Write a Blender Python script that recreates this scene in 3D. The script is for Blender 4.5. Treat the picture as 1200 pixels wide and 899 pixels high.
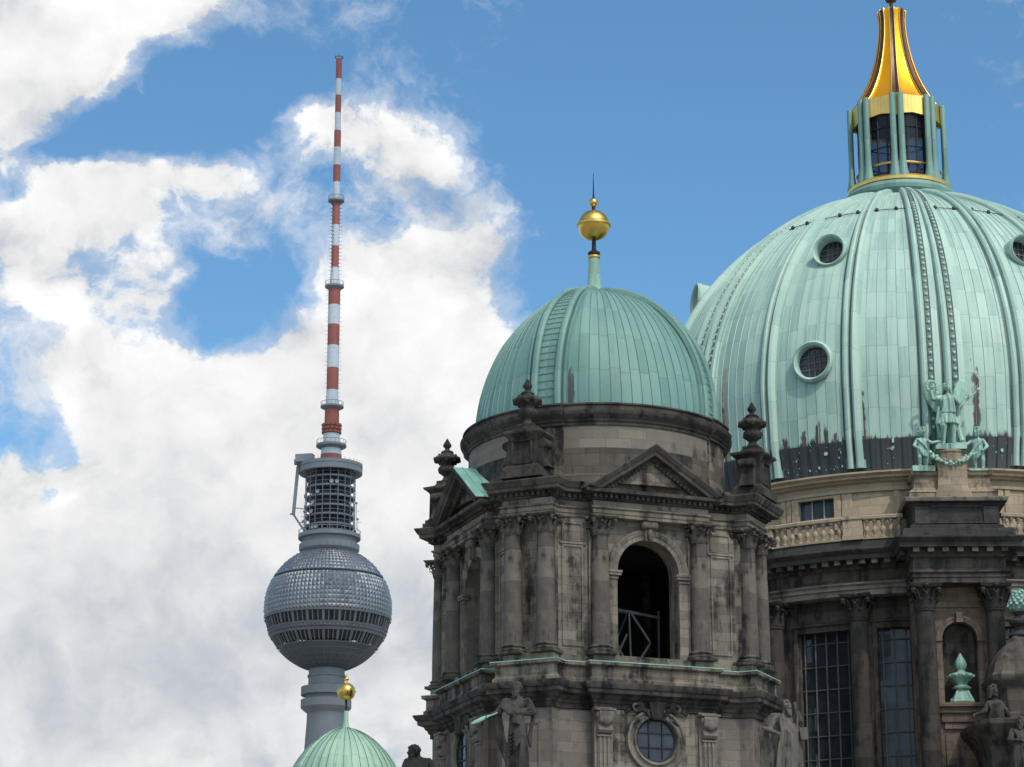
import bpy, bmesh, math, random
from mathutils import Vector, Matrix, noise
R = math.radians
rnd = random.Random(11)
for o in list(bpy.data.objects):
    bpy.data.objects.remove(o)
scene = bpy.context.scene
col = scene.collection

# ------------------------------------------------------------------ camera
TH = R(16.2); F = 3020.0; EYE = 1.7
cam_data = bpy.data.cameras.new('camera')
cam_data.sensor_fit = 'HORIZONTAL'; cam_data.sensor_width = 36.0
cam_data.lens = 36.0 * F / 1200.0
cam_data.clip_start = 0.5; cam_data.clip_end = 20000
cam = bpy.data.objects.new('camera', cam_data); col.objects.link(cam)
cam.location = (0, 0, EYE); cam.rotation_euler = (R(90) + TH, 0, 0)
scene.camera = cam

# ------------------------------------------------------------------ light
SUN_AZ = R(30)      # to the right of straight behind the camera
SUN_EL = R(50)
S = Vector((math.sin(SUN_AZ) * math.cos(SUN_EL), -math.cos(SUN_AZ) * math.cos(SUN_EL), math.sin(SUN_EL)))
sun_d = bpy.data.lights.new('sun', 'SUN'); sun_d.energy = 2.3; sun_d.angle = R(0.53); sun_d.color = (1.0, 0.95, 0.87)
sun = bpy.data.objects.new('sun', sun_d); col.objects.link(sun)
sun.rotation_euler = S.to_track_quat('Z', 'Y').to_euler()
sun.location = (200, -300, 400)
scene.view_settings.view_transform = 'Standard'
scene.view_settings.look = 'None'
scene.view_settings.gamma = 1.0
scene.view_settings.exposure = 0.0
scene.view_settings.use_curve_mapping = False


# ------------------------------------------------------------------ node helper
class NT:
    def __init__(self, tree):
        self.t = tree; tree.nodes.clear()
    def n(self, kind, **kw):
        nd = self.t.nodes.new(kind)
        for k, v in kw.items():
            setattr(nd, k, v)
        return nd
    def link(self, a, b): self.t.links.new(a, b)
    def put(self, sock, v):
        if isinstance(v, bpy.types.NodeSocket): self.link(v, sock)
        elif v is not None: sock.default_value = v
    def m(self, op, a, b=None, c=None, clamp=False):
        nd = self.n('ShaderNodeMath', operation=op); nd.use_clamp = clamp
        for i, v in enumerate((a, b, c)):
            if v is not None: self.put(nd.inputs[i], v)
        return nd.outputs[0]
    def vm(self, op, a, b=None):
        nd = self.n('ShaderNodeVectorMath', operation=op)
        self.put(nd.inputs[0], a)
        if b is not None:
            if op == 'SCALE': self.put(nd.inputs['Scale'], b)
            else: self.put(nd.inputs[1], b)
        return nd.outputs['Value'] if op in ('LENGTH', 'DOT_PRODUCT') else nd.outputs[0]
    def xyz(self, x, y, z=0.0):
        nd = self.n('ShaderNodeCombineXYZ')
        for i, v in enumerate((x, y, z)): self.put(nd.inputs[i], v)
        return nd.outputs[0]
    def sep(self, v):
        nd = self.n('ShaderNodeSeparateXYZ'); self.put(nd.inputs[0], v); return nd.outputs
    def noise(self, vec, scale=1.0, detail=5.0, rough=0.5, dist=0.0, out=0):
        nd = self.n('ShaderNodeTexNoise')
        self.put(nd.inputs['Vector'], vec); nd.inputs['Scale'].default_value = scale
        nd.inputs['Detail'].default_value = detail; nd.inputs['Roughness'].default_value = rough
        nd.inputs['Distortion'].default_value = dist
        return nd.outputs[out]
    def step(self, v, a, b, lo=0.0, hi=1.0):
        nd = self.n('ShaderNodeMapRange', interpolation_type='SMOOTHSTEP')
        self.put(nd.inputs[0], v)
        for i, k in enumerate((a, b, lo, hi)): self.put(nd.inputs[i + 1], k)
        return nd.outputs[0]
    def mix(self, f, a, b, blend='MIX'):
        nd = self.n('ShaderNodeMix', data_type='RGBA', blend_type=blend)
        self.put(nd.inputs[0], f)
        for s, v in ((nd.inputs[6], a), (nd.inputs[7], b)):
            self.put(s, v if isinstance(v, bpy.types.NodeSocket) else (*v, 1.0))
        return nd.outputs[2]
    def bump(self, h, strength=0.4, dist=0.05, normal=None):
        nd = self.n('ShaderNodeBump'); nd.inputs['Strength'].default_value = strength; nd.inputs['Distance'].default_value = dist
        self.put(nd.inputs['Height'], h)
        if normal is not None: self.put(nd.inputs['Normal'], normal)
        return nd.outputs[0]


# ------------------------------------------------------------------ sky
SKY = 0.11
def gpix(px, py):
    r = (px - 600) / F; u = (449.5 - py) / F
    dy = math.cos(TH) - u * math.sin(TH); dz = math.sin(TH) + u * math.cos(TH)
    return r / dy, dz / dy
world = bpy.data.worlds.new('World'); scene.world = world; world.use_nodes = True
w = NT(world.node_tree)
sky = w.n('ShaderNodeTexSky', sky_type='NISHITA'); sky.sun_disc = False
sky.sun_elevation = SUN_EL; sky.sun_rotation = math.atan2(S.x, S.y)
sky.air_density = 1.0; sky.dust_density = 0.6; sky.ozone_density = 1.6; sky.altitude = 50
dirv = w.n('ShaderNodeTexCoord').outputs['Generated']
sx, sy, sz = w.sep(dirv)
front = w.step(sy, 0.02, 0.3)
den = w.m('MAXIMUM', w.m('ABSOLUTE', sy), 0.22)
gx = w.m('DIVIDE', sx, den); gz = w.m('DIVIDE', sz, den)
P = w.xyz(gx, gz, w.m('MULTIPLY', w.m('SUBTRACT', 1.0, front), 3.0))
warp = w.vm('SCALE', w.vm('SUBTRACT', w.noise(P, 16.0, 6, 0.6, out=1), (0.5, 0.5, 0.5)), 0.04)
PW = w.vm('ADD', P, warp)
wx, wz, _ = w.sep(PW)
def blobs(lst):
    tot = None
    for px, py, rx, ry, wt in lst:
        cx, cz = gpix(px, py)
        a = w.m('MULTIPLY', w.m('SUBTRACT', wx, cx), F / rx * 0.96)
        b = w.m('MULTIPLY', w.m('SUBTRACT', wz, cz), F / ry * 0.96)
        q = w.m('ADD', w.m('MULTIPLY', a, a), w.m('MULTIPLY', b, b))
        g = w.m('MULTIPLY', w.m('EXPONENT', w.m('MULTIPLY', q, -1.0)), wt)
        tot = g if tot is None else w.m('ADD', tot, g)
    return tot
cov = blobs([
    (50, 50, 115, 85, 1.25), (190, 12, 80, 48, 1.0), (5, 130, 60, 60, .9), (100, 85, 45, 38, .45),
    (50, 252, 110, 52, .88), (150, 228, 80, 46, .66), (258, 205, 55, 34, .5), (20, 335, 60, 60, .45), (120, 330, 95, 70, .55), (200, 330, 50, 60, .35), (45, 420, 70, 60, .35),
    (360, 140, 48, 48, .88), (432, 160, 72, 46, .78), (502, 190, 42, 38, .62), (335, 260, 30, 26, .5),
    (525, 270, 60, 40, .62), (580, 250, 36, 55, .40), (508, 302, 52, 36, .5), (420, 300, 50, 40, .45),
    (450, 395, 95, 75, 1.1), (330, 450, 95, 70, 1.0), (200, 465, 90, 62, .9), (120, 475, 50, 60, .7), (540, 450, 72, 120, 1.1),
    (400, 560, 210, 125, 1.3), (200, 600, 175, 95, 1.0), (100, 690, 155, 95, 1.0), (0, 645, 65, 42, .8), (300, 770, 360, 165, 1.4), (0, 830, 210, 135, 1.2), (12, 560, 26, 28, .9), (620, 620, 85, 260, .9),
])
hole = blobs([(265, 115, 95, 62, 1.0), (150, 155, 75, 30, .9), (80, 188, 45, 15, .7), (20, 222, 32, 16, .6), (262, 365, 52, 45, .8), (318, 318, 44, 40, .55), (70, 515, 75, 26, .40), (70, 588, 75, 24, .62), (40, 440, 60, 30, .15), (215, 300, 40, 60, .35), (120, 300, 50, 25, .3), (442, 248, 34, 24, .4), (610, 400, 30, 80, .35), (880, 200, 250, 420, 1.2), (700, 120, 90, 200, .6)])
n1 = w.noise(PW, 17.0, 9, 0.56)
n2 = w.noise(w.vm('ADD', PW, (3.1, 1.7, 0.4)), 55.0, 9, 0.66)
bl = w.noise(w.vm('ADD', PW, (5.3, 0.7, 1.4)), 38.0, 7, 0.55)
bl = w.m('SUBTRACT', 1.0, w.m('ABSOLUTE', w.m('SUBTRACT', w.m('MULTIPLY', bl, 2.0), 1.0)))
base = w.m('ADD', w.m('MULTIPLY', w.m('SUBTRACT', cov, hole), front), w.m('MULTIPLY', w.m('SUBTRACT', 1.0, front), 0.27))
dens = w.m('ADD', base, w.m('ADD', w.m('MULTIPLY', w.m('SUBTRACT', n1, 0.5), 1.2), w.m('ADD', w.m('MULTIPLY', w.m('SUBTRACT', n2, 0.5), 1.15), w.m('MULTIPLY', w.m('SUBTRACT', bl, 0.72), 0.75))))
veil = blobs([(110, 340, 150, 90, .55), (60, 455, 120, 80, .55), (540, 265, 85, 85, .5), (470, 200, 90, 70, .4), (320, 245, 90, 70, .35), (610, 330, 60, 90, .35), (300, 40, 120, 40, .1), (180, 250, 160, 60, .3)])
vden = w.m('ADD', w.m('MULTIPLY', w.m('SUBTRACT', veil, w.m('MULTIPLY', hole, 0.45)), front), w.m('ADD', w.m('MULTIPLY', w.m('SUBTRACT', n1, 0.5), 1.0), w.m('MULTIPLY', w.m('SUBTRACT', n2, 0.5), 1.3)))
alpha = w.m('MAXIMUM', w.step(dens, 0.30, 0.78), w.m('MAXIMUM', w.m('MULTIPLY', w.step(dens, -0.05, 0.6), 0.42), w.m('MULTIPLY', w.step(vden, 0.12, 0.75), 0.78)))
# self shading: the density a little way towards the sun, and the thick middle turning grey
n1s = w.noise(w.vm('ADD', PW, (0.007, 0.018, 0.0)), 17.0, 9, 0.56)
n3 = w.noise(w.vm('ADD', PW, (7.0, 2.0, 0.0)), 7.0, 5, 0.5)
relief = w.m('MULTIPLY', w.m('SUBTRACT', n1, n1s), w.step(dens, 0.5, 1.6, 1.3, 0.6))
grey = blobs([(90, 800, 230, 150, .17), (330, 720, 230, 150, .13), (110, 215, 90, 28, .10), (40, 100, 60, 60, .04), (250, 560, 120, 70, .05), (500, 800, 120, 160, .10)])
bri = w.m('ADD', w.m('SUBTRACT', w.m('ADD', w.m('ADD', 0.93, relief), w.m('MULTIPLY', w.m('SUBTRACT', bl, 0.75), 0.12)), w.m('MULTIPLY', grey, front)), w.m('MULTIPLY', w.m('SUBTRACT', n3, 0.5), 0.07))
bri = w.m('MAXIMUM', bri, 0.55)
# broad glow added round the off-frame sun, like forward scattering, to lift shaded stone
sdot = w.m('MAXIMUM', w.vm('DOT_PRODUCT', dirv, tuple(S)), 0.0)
CLOUD = 8.7
ccol = w.mix(w.step(bri, 0.62, 0.92), (0.86, 0.92, 1.0), (1.0, 1.0, 1.0))
ccol = w.vm('SCALE', ccol, w.m('MULTIPLY', bri, CLOUD))
tint = w.mix(1.0, sky.outputs[0], (0.85, 1.26, 1.41), 'MULTIPLY')
skyc = w.mix(alpha, tint, (1, 1, 1))
w.link(ccol, skyc.node.inputs[7])
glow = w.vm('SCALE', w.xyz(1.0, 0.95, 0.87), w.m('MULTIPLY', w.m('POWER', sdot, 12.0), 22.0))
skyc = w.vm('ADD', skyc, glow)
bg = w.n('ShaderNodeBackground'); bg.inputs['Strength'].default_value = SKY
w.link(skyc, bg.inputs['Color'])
wo = w.n('ShaderNodeOutputWorld'); w.link(bg.outputs[0], wo.inputs['Surface'])


# ------------------------------------------------------------------ materials
def new_mat(name):
    m = bpy.data.materials.new(name); m.use_nodes = True
    t = NT(m.node_tree)
    b = t.n('ShaderNodeBsdfPrincipled'); o = t.n('ShaderNodeOutputMaterial'); t.link(b.outputs[0], o.inputs[0])
    return m, t, b

def stone(name, light, dark, soot, amount=0.5, block=(1.3, 0.55), joint=0.25, streak=0.5, seed=0.0, bump=0.5):
    m, t, b = new_mat(name)
    tc = t.n('ShaderNodeTexCoord'); ob = t.vm('ADD', tc.outputs['Object'], (seed, seed * 1.7, seed * .3))
    uv = tc.outputs['UV']
    br = t.n('ShaderNodeTexBrick'); t.link(uv, br.inputs['Vector'])
    br.inputs['Scale'].default_value = 1.0; br.inputs['Brick Width'].default_value = block[0]; br.inputs['Row Height'].default_value = block[1]
    br.inputs['Mortar Size'].default_value = 0.018; br.inputs['Mortar Smooth'].default_value = 0.3; br.inputs['Bias'].default_value = 0.0
    br.inputs['Color1'].default_value = (0, 0, 0, 1); br.inputs['Color2'].default_value = (1, 1, 1, 1); br.inputs['Mortar'].default_value = (.5, .5, .5, 1)
    big = t.noise(ob, 0.22, 6, 0.6)
    mid = t.noise(ob, 1.3, 6, 0.65)
    fine = t.noise(ob, 9.0, 5, 0.7)
    blk = t.m('MULTIPLY', t.m('SUBTRACT', t.sep(br.outputs['Color'])[0], 0.5), 0.46)
    v = t.m('ADD', t.m('ADD', t.m('MULTIPLY', mid, 0.9), t.m('MULTIPLY', fine, 0.35)), blk)
    c = t.mix(t.step(v, 0.25, 0.95), dark, light)
    st = t.noise(t.vm('MULTIPLY', ob, (1.6, 1.6, 0.16)), 1.0, 6, 0.6)
    dirt = t.m('ADD', t.m('MULTIPLY', big, 1.0 - streak), t.m('MULTIPLY', st, streak))
    dirt = t.m('ADD', dirt, t.m('MULTIPLY', t.m('SUBTRACT', mid, 0.5), 0.45))
    c = t.mix(t.step(dirt, 0.74 - 0.5 * amount, 0.93 - 0.5 * amount), c, soot)
    c = t.mix(t.m('MULTIPLY', br.outputs['Fac'], joint), c, (soot[0] * .55, soot[1] * .55, soot[2] * .55))
    t.link(c, b.inputs['Base Color']); b.inputs['Roughness'].default_value = 0.9
    b.inputs['Specular IOR Level'].default_value = 0.25
    h = t.m('SUBTRACT', t.m('ADD', t.m('MULTIPLY', fine, .5), mid), t.m('MULTIPLY', br.outputs['Fac'], 0.7))
    t.link(t.bump(h, bump, 0.06), b.inputs['Normal'])
    return m

def copper(name, pale, mid_c, joint_v=2.2, seam_u=0.0, stains=0.0, stain_top=1.0, black=(0.028, 0.026, 0.026), streak=0.35, rough=0.55, seed=0.0, seam_w=.22, tall=()):
    """patinated sheet copper: sheet tint, running streaks, bare dark patches that start at the lower edge"""
    m, t, b = new_mat(name)
    tc = t.n('ShaderNodeTexCoord'); ob = t.vm('ADD', tc.outputs['Object'], (seed, seed, 0)); uv = tc.outputs['UV']
    u, v, _ = t.sep(uv)
    big = t.noise(ob, 0.25, 5, 0.6); fine = t.noise(ob, 3.5, 6, 0.7)
    sidx = t.m('FLOOR', u)
    wn = t.n('ShaderNodeTexWhiteNoise', noise_dimensions='1D'); t.link(sidx, wn.inputs['W'])
    vv = t.m('ADD', t.m('DIVIDE', v, joint_v), t.m('MULTIPLY', wn.outputs['Value'], 0.16))
    vfr = t.m('FRACT', vv)
    wn2 = t.n('ShaderNodeTexWhiteNoise', noise_dimensions='2D'); t.link(t.xyz(sidx, t.m('FLOOR', vv)), wn2.inputs['Vector'])
    strk = t.noise(t.xyz(t.m('MULTIPLY', u, 1.7), t.m('MULTIPLY', v, 0.09), 0.0), 1.0, 5, 0.65)
    f = t.m('ADD', t.m('MULTIPLY', big, 0.5), t.m('ADD', t.m('MULTIPLY', fine, 0.25), t.m('MULTIPLY', wn2.outputs['Value'], 0.36)))
    f = t.m('ADD', f, t.m('MULTIPLY', t.m('SUBTRACT', strk, 0.5), streak * 2))
    c = t.mix(t.step(f, 0.2, 0.8), mid_c, pale)
    hj = t.m('LESS_THAN', t.m('MULTIPLY', vfr, joint_v), 0.05)
    ufr = t.m('FRACT', u)
    sj = t.m('LESS_THAN', t.m('ABSOLUTE', t.m('SUBTRACT', ufr, 0.5)), 0.0)
    if seam_u: sj = t.m('GREATER_THAN', t.m('ABSOLUTE', t.m('SUBTRACT', ufr, 0.5)), 0.5 - seam_u)
    jn = t.m('MAXIMUM', t.m('MULTIPLY', hj, 0.28), t.m('MULTIPLY', sj, seam_w))
    c = t.mix(jn, c, (mid_c[0] * .28, mid_c[1] * .3, mid_c[2] * .3))
    if stains:
        # sheets that have lost their patina, ragged upper edges
        sn = t.noise(t.xyz(t.m('MULTIPLY', u, 2.6), t.m('MULTIPLY', v, 0.30), seed), 1.0, 7, 0.68)
        sn2 = t.noise(t.xyz(t.m('MULTIPLY', sidx, 3.7), 0.0, seed), 1.0, 2, 0.5)
        reach = t.m('MULTIPLY', t.m('ADD', t.m('MULTIPLY', sn, 0.75), t.m('MULTIPLY', sn2, 0.75)), 1.0)
        low = t.m('SUBTRACT', reach, t.m('MULTIPLY', v, 0.55 / stain_top))
        k = t.step(t.m('ADD', low, t.m('MULTIPLY', t.m('SUBTRACT', strk, .5), .5)), 0.74 - stains * .42, 0.90 - stains * .42)
        c = t.mix(k, c, black)
    for u0, u1, hgt, colr in tall:
        # a strip of bare metal beside a rib
        wob = t.noise(t.xyz(t.m('MULTIPLY', u, 2.2), t.m('MULTIPLY', v, 1.1), seed + u0), 1.0, 7, 0.7)
        uu = t.m('ADD', u, t.m('MULTIPLY', t.m('SUBTRACT', t.noise(t.xyz(t.m('MULTIPLY', u, 3.0), t.m('MULTIPLY', v, 1.6), u0), 1.0, 5, .65), .5), .7))
        inside = t.m('MULTIPLY', t.step(uu, u0 - .08, u0 + .08), t.step(uu, u1 + .08, u1 - .08))
        k = t.step(t.m('ADD', wob, t.m('MULTIPLY', t.m('SUBTRACT', hgt * .7, v), .6 / hgt)), 0.43, 0.56)
        c = t.mix(t.m('MULTIPLY', inside, k), c, colr)
    t.link(c, b.inputs['Base Color']); b.inputs['Roughness'].default_value = rough
    b.inputs['Specular IOR Level'].default_value = 0.4
    h = t.m('ADD', t.m('MULTIPLY', t.noise(ob, 1.1, 3, 0.5), 0.7), t.m('SUBTRACT', t.m('MULTIPLY', wn2.outputs['Value'], 0.3), t.m('MULTIPLY', jn, 0.8)))
    t.link(t.bump(h, 0.35, 0.08), b.inputs['Normal'])
    return m

def plain(name, c, rough=0.6, metal=0.0, var=0.25, scale=1.5, spec=0.4, bump=0.0):
    m, t, b = new_mat(name)
    ob = t.n('ShaderNodeTexCoord').outputs['Object']
    n = t.m('ADD', t.m('MULTIPLY', t.noise(ob, scale, 6, 0.6), .65), t.m('MULTIPLY', t.noise(t.vm('MULTIPLY', ob, (2.5, 2.5, .25)), scale, 4, 0.6), .35))
    lo = tuple(x * (1 - var) for x in c); hi = tuple(min(1, x * (1 + var)) for x in c)
    t.link(t.mix(t.step(n, 0.3, 0.7), lo, hi), b.inputs['Base Color'])
    b.inputs['Roughness'].default_value = rough; b.inputs['Metallic'].default_value = metal
    b.inputs['Specular IOR Level'].default_value = spec
    if bump: t.link(t.bump(t.noise(ob, scale * 3, 5, 0.6), bump, 0.03), b.inputs['Normal'])
    return m

def glass(name, c, rough=0.08, spec=0.6, pane=(.9, 1.62)):
    m, t, b = new_mat(name)
    ob = t.n('ShaderNodeTexCoord').outputs['Object']
    t.link(t.mix(t.step(t.noise(ob, 1.2, 4, .6), .35, .65), tuple(x * .7 for x in c), c), b.inputs['Base Color'])
    b.inputs['Roughness'].default_value = rough; b.inputs['Specular IOR Level'].default_value = spec
    u, v, _ = t.sep(t.n('ShaderNodeTexCoord').outputs['UV'])
    wn = t.n('ShaderNodeTexWhiteNoise', noise_dimensions='2D')
    t.link(t.xyz(t.m('FLOOR', t.m('DIVIDE', u, pane[0])), t.m('FLOOR', t.m('DIVIDE', v, pane[1]))), wn.inputs['Vector'])
    tilt = t.vm('SCALE', t.vm('SUBTRACT', wn.outputs['Color'], (.5, .5, .5)), .10)
    nrm = t.vm('NORMALIZE', t.vm('ADD', t.n('ShaderNodeNewGeometry').outputs['Normal'], tilt))
    t.link(t.bump(t.noise(ob, 2.0, 2, .5), 0.10, 0.05, nrm), b.inputs['Normal'])
    return m

M = {}
M['tower_stone'] = stone('soot darkened sandstone', (.31, .254, .19), (.14, .117, .091), (.028, .026, .024), .60, joint=.4, seed=1.0)
M['tower_trim'] = stone('black weathered cornice stone', (.135, .115, .092), (.062, .054, .046), (.022, .020, .019), .60, block=(1.9, .9), joint=.3, seed=4.0)
M['column_stone'] = stone('grey column stone', (.225, .188, .148), (.098, .084, .070), (.025, .0235, .022), .60, block=(30, 1.9), joint=.25, streak=.6, seed=7.0)
M['pale_stone'] = stone('pale cleaned stone', (.31, .265, .205), (.165, .142, .113), (.045, .041, .036), .53, joint=.36, seed=9.0)
M['rose_stone'] = stone('rose sandstone ashlar', (.27, .22, .178), (.185, .155, .13), (.075, .067, .060), .46, block=(1.5, .62), seed=12.0)
M['drum_stone'] = stone('dome drum stone', (.155, .128, .10), (.075, .064, .053), (.027, .025, .023), .60, block=(1.8, .75), seed=15.0)
M['groove'] = copper('dark copper groove', (.13, .19, .165), (.06, .085, .075), 3.0, 0, 0, seed=37.0, streak=.9)  # darker copper for rib groove faces and thin seams
M['pedestal_stone'] = stone('weathered statue pedestal stone', (.36, .285, .195), (.22, .175, .125), (.07, .06, .048), .52, joint=.3, seed=51.0)
M['pier_stone'] = stone('red brown niche stone', (.27, .195, .14), (.15, .112, .085), (.05, .042, .036), .50, block=(1.6, .6), joint=.35, seed=45.0)
M['sooty_stone'] = stone('soot blackened figure stone', (.045, .042, .038), (.026, .025, .023), (.014, .0135, .013), .5, block=(90, 90), joint=0, seed=47.0)
M['tan_stone'] = stone('tan drum stone', (.27, .228, .178), (.19, .163, .13), (.07, .062, .053), .46, block=(1.6, .6), seed=41.0)
M['drum_column'] = stone('dark drum column stone', (.085, .072, .060), (.048, .042, .037), (.022, .021, .020), .58, block=(30, 2.4), joint=.3, streak=.6, seed=33.0)
M['post_copper'] = copper('dull green lantern post copper', (.18, .31, .265), (.12, .23, .20), 4.0, 0, 0, seed=35.0)
M['warm_stone'] = stone('warm attic stone', (.46, .365, .25), (.33, .265, .185), (.12, .10, .075), .40, block=(1.7, .62), joint=.3, seed=18.0)
M['black_stone'] = stone('soot black stone', (.085, .078, .068), (.05, .047, .042), (.026, .025, .023), .55, block=(2.2, .9), joint=.3, seed=21.0)
M['statue_stone'] = stone('weathered statue stone', (.15, .133, .112), (.050, .046, .041), (.018, .017, .0165), .62, block=(90, 90), joint=0, streak=.7, seed=24.0, bump=.8)
M['pale_statue'] = stone('pale weathered statue stone', (.26, .23, .185), (.11, .098, .082), (.034, .032, .029), .56, block=(90, 90), joint=0, streak=.7, seed=25.0, bump=.8)
BR = (.072, .052, .044); TAN = (.28, .29, .22)
M['dome_copper'] = copper('pale green copper sheets', (.395, .535, .455), (.25, .39, .33), 2.3, .03, .27, 1.5, seed=2.0, streak=.7, seam_w=.42, tall=((159.0, 159.6, 4.6, BR), (1.75, 2.4, 6.0, BR), (143.9, 144.8, 9.5, TAN), (144.0, 144.35, 6.0, BR), (153.2, 153.7, 1.2, (.09, .085, .07)), (154.7, 155.2, 2.1, (.06, .055, .05)), (155.5, 155.9, 1.7, (.06, .055, .05)), (156.5, 156.8, .9, (.09, .085, .07)), (151.2, 151.7, 1.2, BR), (158.2, 158.5, 2.0, BR), (25.8, 26.6, 5.0, BR)))
M['rib_copper'] = copper('pale green rib copper', (.42, .56, .475), (.27, .41, .35), 3.0, 0, .0, 3.0, black=(.045, .035, .03), seed=5.0)
M['skirt_copper'] = copper('black oxidised copper skirt', (.060, .064, .068), (.036, .040, .044), 9.0, .05, 0, seed=3.0)
M['tower_copper'] = copper('sea green copper sheets', (.215, .365, .308), (.135, .262, .222), 2.6, .04, .42, .55, seed=8.0, streak=.4, seam_w=.42, tall=((64.9, 65.6, 3.0, (.07, .085, .08)), (10.0, 12.4, 1.5, (.03, .03, .03))))
M['small_copper'] = copper('bright green copper sheets', (.34, .51, .375), (.22, .375, .275), 2.0, .03, 0, seed=11.0, streak=.6, seam_w=.4)
M['flashing'] = copper('green copper flashing', (.34, .60, .48), (.22, .46, .36), 3.0, 0, 0, seed=13.0)
M['bronze'] = copper('green patina bronze', (.34, .53, .43), (.06, .125, .10), 90, 0, 0, seed=17.0, streak=.9, rough=.6)
M['gold'] = plain('gilded metal', (.86, .54, .13), .27, 1.0, .16, 1.6)
M['deep_gold'] = plain('polished deep gold', (1.0, .42, .012), .28, .72, .08, .9)
M['pale_gold'] = plain('pale satin gold', (.90, .59, .17), .36, 1.0, .10, 1.0)
M['dark_gold'] = plain('tarnished dark gilding', (.09, .05, .035), .4, .6, .2, 1.0)  # dark reflections of the spire ribs are put into this colour
M['iron'] = plain('dark painted iron', (.03, .03, .032), .55, .4, .2, 2.0)
M['grey_iron'] = plain('grey bell frame steel', (.055, .055, .058), .6, .3, .2, 2.0)
M['inside_shade'] = plain('masonry with inside shade in its colour', (.045, .042, .04), .95, 0, .2, .6)  # darkness of the unlit chamber and plinth holes put into the colour
M['glass'] = glass('dark leaded glass', (.030, .036, .046))
M['blue_glass'] = glass('grey blue leaded glass', (.05, .06, .072), .16, .4)
M['attic_glass'] = glass('attic window glass', (.07, .09, .10), .1, .5)
M['muntin'] = plain('lead window bars', (.12, .11, .095), .7, 0, .2, 2.0)
M['pale_muntin'] = plain('pale window bars', (.34, .32, .28), .6, 0, .15, 2.0)
M['concrete'] = plain('grey tower concrete', (.245, .25, .255), .85, 0, .14, .12, .25)
M['concrete_dark'] = plain('shadow grey concrete', (.21, .215, .225), .85, 0, .10, .1, .25)
M['steel'] = plain('pyramid stainless steel', (.29, .295, .305), .36, .85, .12, .12)
M['steel_low'] = plain('dull steel panels', (.13, .145, .17), .45, .6, .12, .12)
M['steel_rib'] = plain('pale sphere framing', (.175, .18, .187), .6, .2, .1, .2)
M['tv_window'] = glass('dark observation glass', (.022, .025, .03), .12, .5)
M['mast_red'] = plain('faded red mast paint', (.36, .115, .09), .65, 0, .10, .12)
M['mast_white'] = plain('white mast paint', (.62, .66, .69), .65, 0, .07, .12)
M['platform'] = plain('pale grey platform paint', (.25, .265, .28), .6, .1, .1, .2)
M['cage'] = plain('galvanised cage steel', (.20, .215, .23), .55, .3, .15, .3)
M['equip'] = plain('dark basket interior', (.045, .05, .055), .7, .1, .3, .4)
M['dish'] = plain('grey aerial casing', (.45, .46, .47), .5, 0, .05, .5)
M['ground'] = plain('city ground paving', (.22, .21, .19), .95, 0, .3, .05)
M['cloudm'] = plain('cloud water vapour white', (.85, .85, .85), 1.0, 0, .03, .01, 0)
def thin_cloud():
    m, t, b = new_mat('thin white cloud')
    b.inputs['Base Color'].default_value = (.85, .85, .86, 1); b.inputs['Roughness'].default_value = 1
    tr = t.n('ShaderNodeBsdfTransparent'); mx = t.n('ShaderNodeMixShader')
    ob = t.n('ShaderNodeTexCoord').outputs['Object']
    t.link(t.step(t.noise(ob, .08, 4, .6), .2, .8, .06, .17), mx.inputs[0])
    out = [n for n in t.t.nodes if n.type == 'OUTPUT_MATERIAL'][0]
    t.link(tr.outputs[0], mx.inputs[1]); t.link(b.outputs[0], mx.inputs[2]); t.link(mx.outputs[0], out.inputs[0])
    return m
M['cloudm'] = thin_cloud()
M['lantern_glass'] = None
def lantern_glass():
    m, t, b = new_mat('smoky lantern glass')
    b.inputs['Base Color'].default_value = (.03, .032, .042, 1); b.inputs['Roughness'].default_value = .06
    tr = t.n('ShaderNodeBsdfTransparent'); tr.inputs[0].default_value = (.75, .77, .8, 1)
    mx = t.n('ShaderNodeMixShader'); mx.inputs[0].default_value = .5
    out = [n for n in t.t.nodes if n.type == 'OUTPUT_MATERIAL'][0]
    t.link(tr.outputs[0], mx.inputs[1]); t.link(b.outputs[0], mx.inputs[2]); t.link(mx.outputs[0], out.inputs[0])
    return m
M['lantern_glass'] = lantern_glass()


# ------------------------------------------------------------------ mesh builder
def pol(r, a, z=0.0):
    """azimuth a in degrees: 0 looks at the camera side (-Y), positive to the right (+X)"""
    a = R(a); return Vector((r * math.sin(a), -r * math.cos(a), z))

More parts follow.
